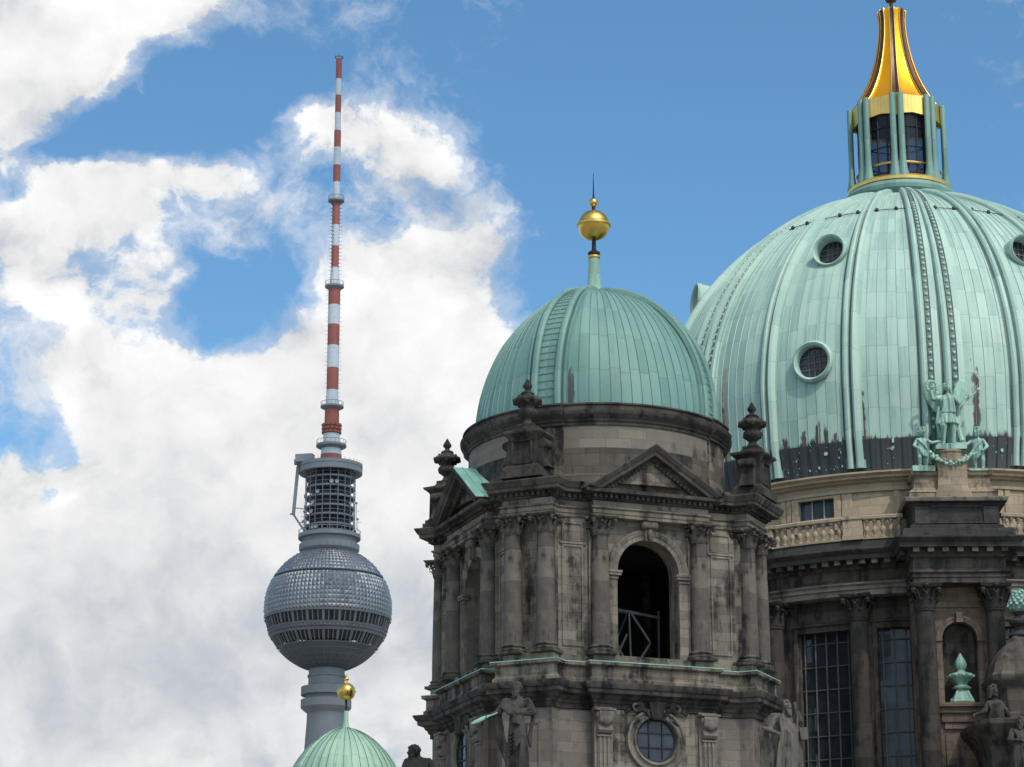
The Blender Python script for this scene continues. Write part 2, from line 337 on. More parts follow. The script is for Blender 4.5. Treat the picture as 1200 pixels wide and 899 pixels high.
class MB:
    def __init__(self):
        self.v = []; self.f = []; self.uv = []; self.mi = []; self.M = Matrix.Identity(4); self.cur = 0
    def add(self, vs, fs, uvs=None):
        k = len(self.v)
        self.v += [self.M @ Vector(p) for p in vs]
        for i, f in enumerate(fs):
            self.f.append([k + j for j in f]); self.mi.append(self.cur)
            if uvs: self.uv.append(uvs[i])
            else:
                # planar unwrap in metres
                p = [Vector(vs[j]) for j in f]
                n = (p[1] - p[0]).cross(p[2] - p[1])
                if abs(n.z) > .8 * n.length: self.uv.append([(q.x, q.y) for q in p])
                else:
                    t = Vector((-n.y, n.x, 0))
                    if t.length < 1e-9: t = Vector((1, 0, 0))
                    t.normalize(); self.uv.append([(q.dot(t), q.z) for q in p])
        return self
    def loft(self, rings, closed=True, cap0=False, cap1=False, us=1.0):
        n = len(rings[0]); vs = []; fs = []; uvs = []
        for r in rings: vs += [Vector(p) for p in r]
        m = n if closed else n - 1
        ref = max(rings, key=lambda r: sum((Vector(r[i]) - Vector(r[i - 1])).length for i in range(1, len(r))))
        U = [0.0]
        for i in range(m): U.append(U[-1] + (Vector(ref[(i + 1) % n]) - Vector(ref[i])).length * us)
        V = [0.0]
        for j in range(1, len(rings)):
            V.append(V[-1] + sum((Vector(rings[j][i]) - Vector(rings[j - 1][i])).length for i in range(n)) / n)
        for j in range(len(rings) - 1):
            for i in range(m):
                a = j * n + i; b = j * n + (i + 1) % n
                fs.append([a, b, b + n, a + n])
                uvs.append([(U[i], V[j]), (U[i + 1], V[j]), (U[i + 1], V[j + 1]), (U[i], V[j + 1])])
        if cap0: fs.append(list(range(n))[::-1]); uvs.append([(p[0], p[1]) for p in rings[0]][::-1])
        if cap1: fs.append([(len(rings) - 1) * n + i for i in range(n)]); uvs.append([(p[0], p[1]) for p in rings[-1]])
        return self.add(vs, fs, uvs)
    def lathe(self, prof, seg=48, a0=0.0, a1=360.0, cap0=False, cap1=False, c=(0, 0, 0), us=1.0):
        full = abs(a1 - a0) >= 359.9
        k = seg if full else seg + 1
        c = Vector(c)
        rings = [[c + pol(max(r, 1e-4), a0 + (a1 - a0) * i / seg, z) for i in range(k)] for r, z in prof]
        if not full:
            # close the two ends
            self.add([r[0] for r in rings], [list(range(len(rings)))])
            self.add([r[-1] for r in rings], [list(range(len(rings)))[::-1]])
        return self.loft(rings, full, cap0, cap1, us)
    def box(self, c, s, mat=None):
        x, y, z = (q / 2 for q in s)
        vs = [Vector((sx * x, sy * y, sz * z)) for sz in (-1, 1) for sy in (-1, 1) for sx in (-1, 1)]
        if mat is not None: vs = [mat @ p for p in vs]
        vs = [p + Vector(c) for p in vs]
        return self.add(vs, [[0, 2, 3, 1], [4, 5, 7, 6], [0, 1, 5, 4], [2, 6, 7, 3], [0, 4, 6, 2], [1, 3, 7, 5]])
    def bar(self, p, q, w, d=None, up=(0, 0, 1)):
        p = Vector(p); q = Vector(q); d = d or w
        t = (q - p).normalized(); u = Vector(up)
        if abs(t.dot(u)) > .98: u = Vector((1, 0, 0))
        s = t.cross(u).normalized(); u = s.cross(t)
        r = lambda o: [o + s * w / 2 + u * d / 2, o - s * w / 2 + u * d / 2, o - s * w / 2 - u * d / 2, o + s * w / 2 - u * d / 2]
        return self.loft([r(p), r(q)], True, True, True)
    def tube(self, pts, r, seg=8, cap=True):
        pts = [Vector(p) for p in pts]; rs = r if isinstance(r, (list, tuple)) else [r] * len(pts)
        rings = []; last = None
        for i, p in enumerate(pts):
            t = (pts[min(i + 1, len(pts) - 1)] - pts[max(i - 1, 0)]).normalized()
            s = last - t * last.dot(t) if last is not None else t.cross(Vector((0, 0, 1)) if abs(t.z) < .9 else Vector((1, 0, 0)))
            s.normalize(); last = s; u = t.cross(s)
            rings.append([p + (s * math.cos(2 * math.pi * k / seg) + u * math.sin(2 * math.pi * k / seg)) * rs[i] for k in range(seg)])
        return self.loft(rings, True, cap, cap)
    def ell(self, c, rad, seg=12, rings=8, mat=None):
        c = Vector(c); rad = Vector(rad) if hasattr(rad, '__len__') else Vector((rad,) * 3)
        out = []
        for j in range(rings + 1):
            ph = -math.pi / 2 + math.pi * j / rings
            cr = max(math.cos(ph), 1e-3)
            ring = []
            for i in range(seg):
                p = Vector((rad.x * cr * math.cos(2 * math.pi * i / seg), rad.y * cr * math.sin(2 * math.pi * i / seg), rad.z * math.sin(ph)))
                if mat is not None: p = mat @ p
                ring.append(c + p)
            out.append(ring)
        return self.loft(out, True, True, True)
    def cap(self, p, q, r0, r1, seg=10):
        """tapered capsule"""
        p = Vector(p); q = Vector(q); t = (q - p).normalized()
        pts = []; rr = []
        for k in range(4):
            a = math.pi / 2 * k / 3; pts.append(p - t * r0 * math.cos(a)); rr.append(max(r0 * math.sin(a), 1e-3))
        for k in range(4):
            a = math.pi / 2 * k / 3; pts.append(q + t * r1 * math.sin(a)); rr.append(max(r1 * math.cos(a), 1e-3))
        s = t.cross(Vector((0, 0, 1)) if abs(t.z) < .9 else Vector((1, 0, 0))).normalized(); u = t.cross(s)
        return self.loft([[pp + (s * math.cos(2 * math.pi * k / seg) + u * math.sin(2 * math.pi * k / seg)) * r for k in range(seg)] for pp, r in zip(pts, rr)], True, True, True)
    def prism(self, poly, vec, cap=True):
        """extrude a polygon (list of 3d points) along vec"""
        vec = Vector(vec); a = [Vector(p) for p in poly]; b = [p + vec for p in a]
        n = len(a)
        self.add(a + b, [[i, (i + 1) % n, n + (i + 1) % n, n + i] for i in range(n)])
        if cap: self.add(a, [list(range(n))[::-1]]); self.add(b, [list(range(n))])
        return self
    def mesh(self, name, mats, smooth=38):
        me = bpy.data.meshes.new(name)
        me.from_pydata([tuple(p) for p in self.v], [], self.f)
        ul = me.uv_layers.new(name='UVMap')
        flat = [c for f in self.uv for q in f for c in q]
        ul.data.foreach_set('uv', flat)
        me.polygons.foreach_set('material_index', self.mi)
        for k in (mats if isinstance(mats, (list, tuple)) else [mats]): me.materials.append(M[k] if isinstance(k, str) else k)
        bm = bmesh.new(); bm.from_mesh(me)
        bmesh.ops.recalc_face_normals(bm, faces=bm.faces)
        for f in bm.faces: f.smooth = smooth > 0
        bm.to_mesh(me); bm.free()
        if smooth > 0: me.set_sharp_from_angle(angle=R(smooth))
        me.update()
        return me
    def build(self, name, mats, parent=None, smooth=38, loc=None, rz=None, label=None):
        o = bpy.data.objects.new(name, self.mesh(name, mats, smooth)); col.objects.link(o)
        if parent is not None: o.parent = parent
        if loc is not None: o.location = loc
        if rz is not None: o.rotation_euler = (0, 0, rz)
        if label: o['label'] = label
        return o

def inst(src, name, parent, loc, rz=0.0, scale=None):
    o = src.copy(); col.objects.link(o); o.name = name; o.parent = parent
    o.location = loc; o.rotation_euler = (0, 0, rz)
    if scale: o.scale = scale
    return o
def thing(name, label, cat, loc=(0, 0, 0), rz=0.0, group=None):
    o = bpy.data.objects.new(name, None); col.objects.link(o); o.location = loc; o.rotation_euler = (0, 0, rz)
    o.empty_display_size = .5
    o['label'] = label; o['category'] = cat
    if group: o['group'] = group
    return o
def tag(o, label, cat, group=None):
    o['label'] = label; o['category'] = cat
    if group: o['group'] = group
    return o
def zof(py, Y): return EYE + Y * math.tan(TH + math.atan((449.5 - py) / F))
def depth(Y, Z): return Y * math.cos(TH) + (Z - EYE) * math.sin(TH)

def place(me, name, parent, loc=(0, 0, 0), rz=0.0, scale=None):
    o = bpy.data.objects.new(name, me); col.objects.link(o); o.parent = parent
    o.location = loc; o.rotation_euler = (0, 0, rz)
    if scale: o.scale = scale
    return o

# ================================================================== ground
g = MB()
g.loft([[pol(max(r, .01), a, 0) for a in range(0, 360, 6)] for r in (.01, 60, 200, 600, 2000, 9000)], True, False, False)
go = g.build('ground', 'ground', None, 0); go['kind'] = 'structure'

# the cloud that keeps the sun off the corner tower and the lower drum (it floats behind and above the camera)
E1 = Vector((math.cos(SUN_AZ), math.sin(SUN_AZ), 0)); E2 = S.cross(E1) * 1.0
if E2.z < 0: E2 = -E2
cl = MB(); cr = random.Random(4)
def puff(a, b, r, d=420):
    c = E1 * a + E2 * b + S * d
    mat = Matrix.Rotation(cr.uniform(0, 3), 3, 'Z')
    k = len(cl.v)
    cl.ell(c, (r, r * .96, r * .9), 20, 12, mat)
    for i in range(k, len(cl.v)):
        p = cl.v[i] - c
        cl.v[i] = c + p * (1 + .10 * noise.noise((cl.v[i]) * .13))
CLOUD_PUFFS = [(86, 106, 17), (86, 124, 15), (83, 137, 12), (76, 118, 15), (70, 128, 10), (72, 106, 16), (89, 139, 8), (80, 144, 6), (92, 131, 9),
               (104, 112, 17), (118, 112, 18), (134, 112, 17), (150, 110, 18), (100, 124, 8), (104, 127.5, 8), (98, 130, 7), (110, 126, 7), (121, 126, 8), (131, 125.5, 8), (143, 125, 9),
               (90, 84, 22), (115, 84, 24), (142, 84, 22), (70, 88, 18)]
for a, b, r in CLOUD_PUFFS: puff(a, b, r, 420 + cr.uniform(-9, 9))
co = cl.build('cloud', 'cloudm', None, 60); co['kind'] = 'stuff'; co['label'] = 'white cumulus cloud drifting in front of the sun'
cl = MB()
for k in range(26):
    puff(cr.uniform(250, 325), cr.uniform(500, 650), cr.uniform(22, 34), 900 + cr.uniform(-20, 20))
for a, b in ((286, 515), (286, 545), (286, 575), (286, 605), (286, 632), (270, 560), (302, 560), (272, 530), (300, 530)): puff(a, b, 26, 900)
co = cl.build('cloud', 'cloudm', None, 60); co['kind'] = 'stuff'; co['label'] = 'second cumulus cloud, drifting in front of the sun farther off'

# ================================================================== television tower
TY = 653.0; TX = -47.35
tv = thing('television_tower', 'tall television tower with steel sphere and red and white striped mast', 'television tower', (TX, TY, 0))
zt = lambda py: zof(py, TY)
pxm = lambda py: depth(TY, zt(py)) / F
SC = Vector((0, 0, zt(714.5))); SR = 74.0 * pxm(714)
# shaft, splayed towards the ground
b = MB(); b.lathe([(16, 0), (9.5, 22), (7.2, 50), (5.6, 90), (4.85, zt(845)), (4.65, zt(800)), (4.5, zt(760))], 64, cap0=True, cap1=True)
b.build('shaft', 'concrete', tv)
b = MB()
za, zb, zc_, zd = zt(806), zt(815.5), zt(821), zt(830)
b.lathe([(4.7, za + .6), (6.3, za), (6.45, za), (6.45, zb), (5.6, zb - .1), (4.7, zb - .1)], 64)
b.lathe([(4.7, zc_ + .05), (6.45, zc_), (6.45, zd), (6.2, zd - .3), (4.7, zd - 1.5)], 64)
b.lathe([(5.4, zb + .2), (5.4, zc_ - .3)], 48)
b.lathe([(4.75, zt(792)), (4.9, zt(792)), (4.9, zt(794)), (4.75, zt(794))], 48)
b.build('collar', 'concrete', tv)
# sphere: every panel a small pyramid
def sph(lat, lon, r=SR): return SC + Vector((r * math.cos(R(lat)) * math.sin(R(lon)), -r * math.cos(R(lat)) * math.cos(R(lon)), r * math.sin(R(lat))))
def facets(mb, lats, nlon, h):
    for j in range(len(lats) - 1):
        for i in range(nlon):
            l0, l1 = 360 * i / nlon, 360 * (i + 1) / nlon
            a, b_, c, d = sph(lats[j], l0), sph(lats[j], l1), sph(lats[j + 1], l1), sph(lats[j + 1], l0)
            ap = sph((lats[j] + lats[j + 1]) / 2 + rnd.uniform(-.5, .5), (l0 + l1) / 2 + rnd.uniform(-.5, .5), SR + h * rnd.uniform(.7, 1.15))
            mb.add([a, b_, c, d, ap], [[0, 1, 4], [1, 2, 4], [2, 3, 4], [3, 0, 4]])
b = MB(); facets(b, [-9.0 + i * 4.05 for i in range(10)], 96, .34); facets(b, [29.8 + i * 4.3 for i in range(9)], 84, .26)
b.build('sphere', 'steel', tv, 0)
b = MB()
for la in (28.3,): b.lathe([((SR + .16) * math.cos(R(x)), SC.z + (SR + .16) * math.sin(R(x))) for x in (la - .7, la + .9)], 96)
b.build('shadow_gap', 'equip', tv)
def sband(mb, la, lb, off, lon0=0, lon1=360, seg=96):
    n = max(2, int(abs(lb - la) / 2) + 1)
    mb.lathe([((SR + off) * math.cos(R(la + (lb - la) * i / n)), SC.z + (SR + off) * math.sin(R(la + (lb - la) * i / n))) for i in range(n + 1)], seg, lon0, lon1)
b = MB()
sband(b, -10.6, -8.6, .35); sband(b, -21.6, -20.0, .25); sband(b, -28.0, -25.6, .25); sband(b, -39.6, -38.2, .3)
facets(b, [-25.6, -21.6], 90, .35)
b.build('window_surround', 'steel_rib', tv, 30)
for la, lb in ((-20.0, -10.6), (-38.2, -28.0)):
    b = MB(); sband(b, la, lb, -.25); wb = b.build('window_band', 'tv_window', tv)
    b = MB()
    for i in range(72):
        lo = i * 5.0; wd = .62 if i % 3 == 0 else .24
        dl = math.degrees(wd / 2 / (SR * math.cos(R(la))))
        b.add([sph(la, lo - dl, SR + .12), sph(la, lo + dl, SR + .12), sph(lb, lo + dl, SR + .12), sph(lb, lo - dl, SR + .12),
               sph(la, lo - dl, SR - .4), sph(la, lo + dl, SR - .4), sph(lb, lo + dl, SR - .4), sph(lb, lo - dl, SR - .4)],
              [[0, 1, 2, 3], [0, 4, 5, 1], [3, 2, 6, 7], [0, 3, 7, 4], [1, 5, 6, 2]])
    b.build('mullion', 'steel_rib', wb, 0)
b = MB(); sband(b, -78, -39.6, 0)
low = b.build('sphere_underside', 'steel_low', tv)
b = MB()
for lo in range(0, 360, 12): b.tube([sph(x, lo, SR + .05) for x in range(-74, -38, 4)], .10, 5)
for la in (-45.5, -52, -58.5, -65): b.tube([sph(la, lo, SR + .04) for lo in range(0, 361, 5)], .085, 5)
b.build('panel_rib', 'steel_rib', low)
# technical basket above the sphere
z0, z1 = zt(645), zt(628)
b = MB(); b.lathe([(6.6, z0 - 1.2), (7.5, z0 - .5), (7.75, z0 - .2), (7.75, z0 + 1.3), (6.9, z0 + 1.4), (6.9, z1 - 1.0), (8.1, z1 - .95), (8.1, z1), (7.8, z1), (7.7, z1 - .6), (4.3, z1 - .6)], 64)
for i in range(28): b.box(pol(7.75, i * 360 / 28, z0 + .6), (.18, .16, 1.5), Matrix.Rotation(R(i * 360 / 28), 3, 'Z'))
for i in range(40): b.bar(pol(8.0, i * 9, z1), pol(8.0, i * 9, z1 + 1.1), .09)
b.tube([pol(8.0, a, z1 + 1.1) for a in range(0, 361, 6)], .07, 5)
b.build('lower_platform', 'platform', tv)
b = MB(); b.lathe([(4.3, z0), (4.3, zt(548))], 40); rr = random.Random(3)
for k in range(70):
    a = rr.uniform(-180, 180); zz = rr.uniform(z1 + .5, zt(553)); r_ = rr.uniform(4.6, 5.6)
    b.box(pol(r_, a, zz), (rr.uniform(.5, 1.5), rr.uniform(.5, 1.2), rr.uniform(.5, 1.6)), Matrix.Rotation(R(a), 3, 'Z'))
b.build('basket_core', 'equip', tv, 0)
b = MB(); lv = [zt(p) for p in (626, 618.5, 607.5, 597, 585.5, 574, 563)]
for z in lv:
    b.lathe([(4.3, z - .2), (6.2, z - .2), (6.4, z - .2), (6.4, z + .28), (6.2, z + .28), (4.3, z + .1)], 56)
    b.tube([pol(6.45, a, z + 1.15) for a in range(0, 361, 6)], .08, 5)
for i in range(20): b.bar(pol(6.45, i * 18 + 4, z1 - .5), pol(6.45, i * 18 + 4, zt(552)), .2)
b.build('cage', 'cage', tv, 30)
for k in range(12):
    a = rr.uniform(-115, 115); zz = rr.choice(lv) + .8
    b = MB(); b.M = Matrix.Translation(pol(6.5, a, zz)) @ Matrix.Rotation(R(a), 4, 'Z') @ Matrix.Rotation(R(90), 4, 'X')
    b.lathe([(.02, -.1), (.5, .15), (.55, .3)], 12); b.build('dish_aerial', 'dish', tv)
for p in ((6.9, 100, 20), (7.4, 82, 8), (6.8, -96, 14), (7.2, -70, 6)):
    zq = z1 + 1; b = MB(); b.bar(pol(p[0], p[1], zq), pol(p[0], p[1], zq + p[2] * .4), .14); b.bar(pol(p[0], p[1], zq + p[2] * .3), pol(p[0] + .8, p[1] + 4, zq + p[2] * .3), .1)
    b.ell(pol(p[0], p[1], zq + p[2] * .4), .35, 8, 6); b.build('rod_aerial', 'dish', tv)
zu, zv = zt(556), zt(545.5)
b = MB(); b.lathe([(4.3, zu + .5), (5.6, zu + .5), (7.7, zu), (8.25, zu), (8.3, zu + 1.1), (8.15, zu + 1.15), (8.15, zv - .9), (8.3, zv - .85), (8.3, zv), (8.0, zv), (8.0, zu + 1.3), (2.5, zu + 1.6)], 64)
for i in range(36): b.bar(pol(8.2, i * 10, zv), pol(8.2, i * 10, zv + .7), .08)
b.build('upper_platform', 'platform', tv)
# maintenance crane hung on the left of the basket
b = MB()
ca = -80
b.box(pol(7.4, -62, zv + 1.0), (4.6, 2.4, 2.0), Matrix.Rotation(R(-12), 3, 'Z'))
b.box(pol(8.6, -78, zv + .4), (2.0, 1.6, 1.2))
p0 = pol(8.5, ca, zv + .3); p1 = pol(8.6, ca, zt(549)); p2 = pol(9.5, ca, zt(604.5)); p3 = pol(6.8, ca + 8, zt(624))
b.bar(p0, p1, .55); b.bar(p1, p2, 1.05, .8); b.bar(p2, p3, .5); b.bar(p2 + Vector((-.9, 0, .1)), p2 + Vector((.4, 0, 0)), .35)
b.bar(pol(6.4, ca, zt(598)), pol(8.9, ca, zt(597)), .2); b.bar(pol(6.4, ca, zt(613)), pol(8.2, ca, zt(614)), .2)
b.build('maintenance_crane', 'platform', tv, 20)
# mast
seg = [(541, 533.5, 'r', 13.0, 12.3), (533.5, 520, 'w', 12.3, 10.6), (520, 509, 'w', 9.8, 9.6), (509, 497, 'r', 9.4, 9.2), (497, 480, 'r', 8.6, 8.4), (480, 457.5, 'w', 8.0, 6.9), (457.5, 431.6, 'r', 7.0, 7.0),
       (431.6, 405.5, 'w', 7.0, 7.0), (405.5, 381, 'r', 7.0, 7.0), (381, 358, 'w', 7.0, 7.0), (358, 336, 'r', 7.0, 7.0), (336, 314, 'w', 6.2, 4.6), (314, 288.7, 'r', 4.4, 4.4), (288.7, 264, 'w', 4.4, 4.4),
       (264, 238, 'r', 4.4, 4.4), (238, 213.6, 'w', 4.1, 4.1), (213.6, 194, 'r', 4.3, 4.3), (194, 173, 'w', 4.1, 4.1), (173, 153.4, 'r', 4.0, 4.0), (153.4, 132.6, 'w', 3.5, 3.5), (132.6, 112, 'r', 3.5, 3.5), (112, 92.6, 'w', 3.3, 3.3), (92.6, 69.5, 'r', 3.5, 3.5)]
for y0, y1, c_, r0, r1 in seg:
    b = MB(); za, zb = zt(y0), zt(y1); q = pxm(y0)
    b.lathe([(r0 * q, za), (r0 * q, za + .15), (r1 * q, zb - .1), (r1 * q, zb)], 32, cap0=True, cap1=True)
    b.build('mast_band', 'mast_red' if c_ == 'r' else 'mast_white', tv)
def ringplat(py, rpx, hpx, name='mast_platform', m='platform'):
    q = pxm(py); r = rpx * q; h = hpx * q; z = zt(py); b = MB()
    b.lathe([(r * .5, z - h * .5), (r * .86, z - h * .2), (r, z), (r, z + h * .35), (r * .96, z + h * .4), (r * .5, z + h * .4)], 40)
    b.tube([pol(r * .97, a, z + h * .4 + 1.0) for a in range(0, 361, 8)], .07, 4)
    for i in range(18): b.bar(pol(r * .97, i * 20, z + h * .3), pol(r * .97, i * 20, z + h * .4 + 1.0), .07)
    b.build(name, m, tv)
ringplat(524, 17.8, 7); ringplat(478, 13.6, 5); ringplat(337, 11.2, 5.5); ringplat(236.5, 9.5, 4.5, m='cage')
b = MB()
q = pxm(502)
for k in range(3):
    for i in range(14): b.box(pol(10.3 * q, i * 360 / 14 + k * 8, zt(507 - 4.2 * k)), (.9, .5, .6), Matrix.Rotation(R(i * 360 / 14), 3, 'Z'))
    b.tube([pol(9.9 * q, a, zt(508.5 - 4.2 * k)) for a in range(0, 361, 12)], .14, 5)
b.build('aerial_ring', 'mast_red', tv, 0)
# dipole aerials standing out of the mast, each one bar through it
dip = MB(); dip.bar((-1, 0, 0), (1, 0, 0), .085); dip.ell((-.62, 0, 0), (.09, .2, .2), 6, 4); dip.ell((.62, 0, 0), (.09, .2, .2), 6, 4); dip_me = dip.mesh('dipole', 'cage', 0)
for k in range(22):
    py = 240 + 90 * k / 21; L = (4.3 + 3.6) * pxm(py)
    for a in (0, 62): place(dip_me, 'dipole', tv, (0, 0, zt(py + (2 if a else 0))), R(a), (L, .7, .7))
for k in range(26):
    py = 341 + 129 * k / 25; place(dip_me, 'dipole', tv, (0, 0, zt(py)), R(3), ((6.9 + 2.8) * pxm(py), .7, .7))
for k in range(11):
    py = 350 + 118 * k / 10; place(dip_me, 'dipole', tv, (0, 0, zt(py)), R(-78), (7.5 * pxm(py), 2.2, 1.4))
b = MB(); q = pxm(70)
for i in range(6): b.bar(pol(3.0 * q, i * 60, zt(71)), pol(4.8 * q, i * 60, zt(66)), .16)
b.tube([pol(4.6 * q, a, zt(67.5)) for a in range(0, 361, 20)], .12, 5); b.bar((0, 0, zt(70)), (0, 0, zt(63)), .15)
b.build('mast_tip', 'cage', tv, 0)

# ================================================================== cathedral: main dome and its drum
DX, DY = 31.2, 195.0
cath = thing('cathedral', 'large domed cathedral with pale green ribbed copper dome above a columned stone drum', 'cathedral', (DX, DY, 0))
DR, DH, DE, DZ = 20.45, 20.6, 1.19, 53.0
def dome_r(z):
    if z <= SKZ - .3: return 19.8 + (z - 46.6) * .13
    if z <= DZ:
        return DR - .0 - max(0, (DZ - z)) * .055
    s = min(1, (z - DZ) / DH); return DR * math.cos(math.asin(s)) ** DE
DZT = DZ + DH * math.sin(math.acos((4.0 / DR) ** (1 / DE)))
SKZ = 48.7
levels = [SKZ + (DZ - SKZ) * i / 20 for i in range(20)] + [DZ + DH * math.sin(math.asin((DZT - DZ) / DH) * i / 110) for i in range(111)]
prof = [(dome_r(z) - .22, z) for z in levels]
NS = 168
DORM = [(az, 54.75, 1.54, 1.2, .26, 0) for az in (-28.2, 22.6, -81.5, 76)] + [(az, z, 1.28, 1.06, .62, 6) for az, z in ((-27.1, 64.1), (21.7, 63.8), (-79, 64.2), (76, 64.2))]
def in_dormer(p):
    for az, z, ro, ri, ou, tl in DORM:
        c = pol(dome_r(z), az, z); ax = Matrix.Rotation(R(az), 3, 'Z') @ V3((0, -math.cos(R(tl)), math.sin(R(tl)))); d = p - c
        if d.length < 4 and (d - ax * d.dot(ax)).length < (ri + ro) / 2 - .02: return True
    return False
V3 = Vector
def cut(b):
    keep = [i for i, f in enumerate(b.f) if not in_dormer(sum((b.v[j] for j in f), Vector()) / len(f))]
    b.f = [b.f[i] for i in keep]; b.uv = [b.uv[i] for i in keep]; b.mi = [b.mi[i] for i in keep]
b = MB(); b.lathe(prof, 756, us=NS / (2 * math.pi * (DR - .22)))
# standing seams
for i in range(NS):
    a = 360 * i / NS; w_ = .022
    if abs(a if a < 180 else a - 360) > 112: continue
    pts = [p for k, p in enumerate(prof) if k % 2 == 0 or k == len(prof) - 1]
    L = [pol(r, a, z) + pol(1, a + 90) * -w_ for r, z in pts]; Rr = [pol(r, a, z) + pol(1, a + 90) * w_ for r, z in pts]
    T = [pol(r + .045, a, z + .02) for r, z in pts]
    b.loft([list(q) for q in zip(L, T, Rr)], True, True, True)
cut(b)
dome = b.build('dome', 'dome_copper', cath, 40)
# black lower skirt
b = MB(); b.lathe([(19.55, 46.45), (19.55, 46.6), (dome_r(SKZ) - .18, SKZ), (dome_r(SKZ) - .3, SKZ + .02)], 240, us=NS / (2 * math.pi * 19.6))
for i in range(NS):
    a = 360 * i / NS
    b.bar(pol(19.56, a, 46.6), pol(dome_r(SKZ) - .16, a, SKZ), .05, .1, up=pol(1, a))
b.cur = 1
rr = random.Random(8)
for k in range(46):
    a = rr.choice((-36, -33.5, -30, -26, -24, 9, -13)) + rr.gauss(0, .9); z = 46.8 + 1.9 * rr.random() ** 1.3; s = .05 + .2 * rr.random() ** 4
    n = 7; ring = []
    for i in range(n):
        t = 2 * math.pi * i / n; q = s * rr.uniform(.5, 1.2)
        rz_ = 19.55 + (dome_r(SKZ) - .18 - 19.55) * (z - 46.6) / (SKZ - 46.6) + .035
        ring.append(pol(rz_, a + math.degrees(q * math.cos(t) * .6 / 19.5), z + q * math.sin(t) * .8))
    b.add(ring, [list(range(n))])
b.build('dome_skirt', ['skirt_copper', 'flashing'], cath, 30)

# ribs: section drawn as (across, height), swept up the meridian and narrowing towards the lantern
def rib(az, section, beads=(), name='rib', dark=(), zlo=46.75, zhi=DZT):
    b = MB(); zz = [zlo + (DZ - zlo) * i / 5 for i in range(5)] + [DZ + DH * math.sin(math.asin((zhi - DZ) / DH) * i / 44) for i in range(45)]
    out = []
    for k, z in enumerate(zz):
        r = dome_r(z) - .22
        k0 = max(0, k - 1); k1 = min(len(zz) - 1, k + 1)
        dr = dome_r(zz[k1]) - dome_r(zz[k0]); dz = zz[k1] - zz[k0]; L = math.hypot(dr, dz)
        nr, nz = dz / L, -dr / L
        sc = .52 + .48 * min(1, (r - 3.5) / 14.5)
        out.append([pol(1, az) * (r + nr * h * (.55 + .45 * sc)) + Vector((0, 0, z + nz * h * (.55 + .45 * sc))) + pol(1, az + 90) * (x * sc) for x, h in section])
    b.loft(out, True, True, True); ns = len(section)
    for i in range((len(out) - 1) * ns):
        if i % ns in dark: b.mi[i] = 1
    for x, h, rad in beads:
        z = SKZ + .6; 
        while z < 69:
            r = dome_r(z) - .22; sc = .52 + .48 * min(1, (r - 3.5) / 14.5)
            e = .05; dr = (dome_r(z + e) - dome_r(z - e)) / (2 * e); L = math.hypot(dr, 1)
            nr, nz = 1 / L, -dr / L
            rb = rad * (.45 + .55 * sc)
            b.ell(pol(1, az) * (r + nr * h * .9) + Vector((0, 0, z + nz * h * .9)) + pol(1, az + 90) * (x * sc), (rb, rb, rb), 7, 5)
            z += .60 * (.5 + .5 * sc) / L
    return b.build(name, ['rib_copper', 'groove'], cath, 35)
PLAIN = [(-.74, -.3), (-.74, .05), (-.60, .05), (-.58, .22), (-.46, .34), (-.30, .36), (-.20, .28), (-.14, .02), (.0, .02), (.06, .30), (.22, .44), (.42, .38), (.56, .16), (.58, .03), (.70, .03), (.70, -.3)]
HALF = [(-.86, -.3), (-.86, .04), (-.72, .04), (-.70, .2), (-.62, .42), (-.46, .50), (-.32, .44), (-.26, .10), (-.14, .06), (-.12, .20), (.24, .20), (.26, .32), (.52, .32), (.56, .12), (.72, .10), (.74, -.3)]
AZ0 = -2.2
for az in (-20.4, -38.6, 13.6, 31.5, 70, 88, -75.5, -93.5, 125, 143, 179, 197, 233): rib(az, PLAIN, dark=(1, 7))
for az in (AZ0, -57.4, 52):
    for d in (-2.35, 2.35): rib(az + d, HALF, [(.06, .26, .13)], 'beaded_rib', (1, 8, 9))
# snow hooks and their cable
zh = 68.6; rh = dome_r(zh)
b = MB(); b.ell((0, 0, 0), (.15, .15, .2), 6, 5); hk = b.mesh('snow_hook', 'iron')
for i in range(-16, 17): place(hk, 'snow_hook', cath, pol(rh - .08, i * 6.8 - 3.7, zh))
b = MB()
b.tube([pol(rh + .02, a, zh - .05) for a in range(0, 361, 3)], .03, 4)
b.build('snow_cable', 'iron', cath)

# round dormers
def dormer(az, z, ro, ri, out_, tilt=0.0):
    r0 = dome_r(z)
    b = MB()
    b.lathe([(ri, -3.2), (ri, out_ - .1), (ri + .06, out_), (ri + .16, out_ + .06), ((ri + ro) / 2, out_ - .02), (ro - .12, out_ + .03), (ro, out_ - .08), (ro + .02, out_ - .2), (ro - .06, out_ - .38), (ro - .06, -1.6)], 48)
    f = b.build('round_dormer', 'rib_copper', cath)
    f.location = pol(r0, az, z); f.rotation_euler = (R(90 - tilt), 0, R(az))
    b = MB(); b.lathe([(.02, -.42), (ri + .02, -.42), (ri + .02, -.52), (.02, -.52)], 32); b.build('pane', 'glass', f)
    b = MB()
    for x in (-.36, 0, .36):
        h = math.sqrt(max(0, 1 - x * x)) * ri
        b.box((x * ri, 0, -.38), (.07, 2 * h, .08)); b.box((0, x * ri * 1.1, -.38), (2 * h, .07, .07))
    b.build('window_bar', 'muntin', f)
for d_ in DORM: dormer(*d_)

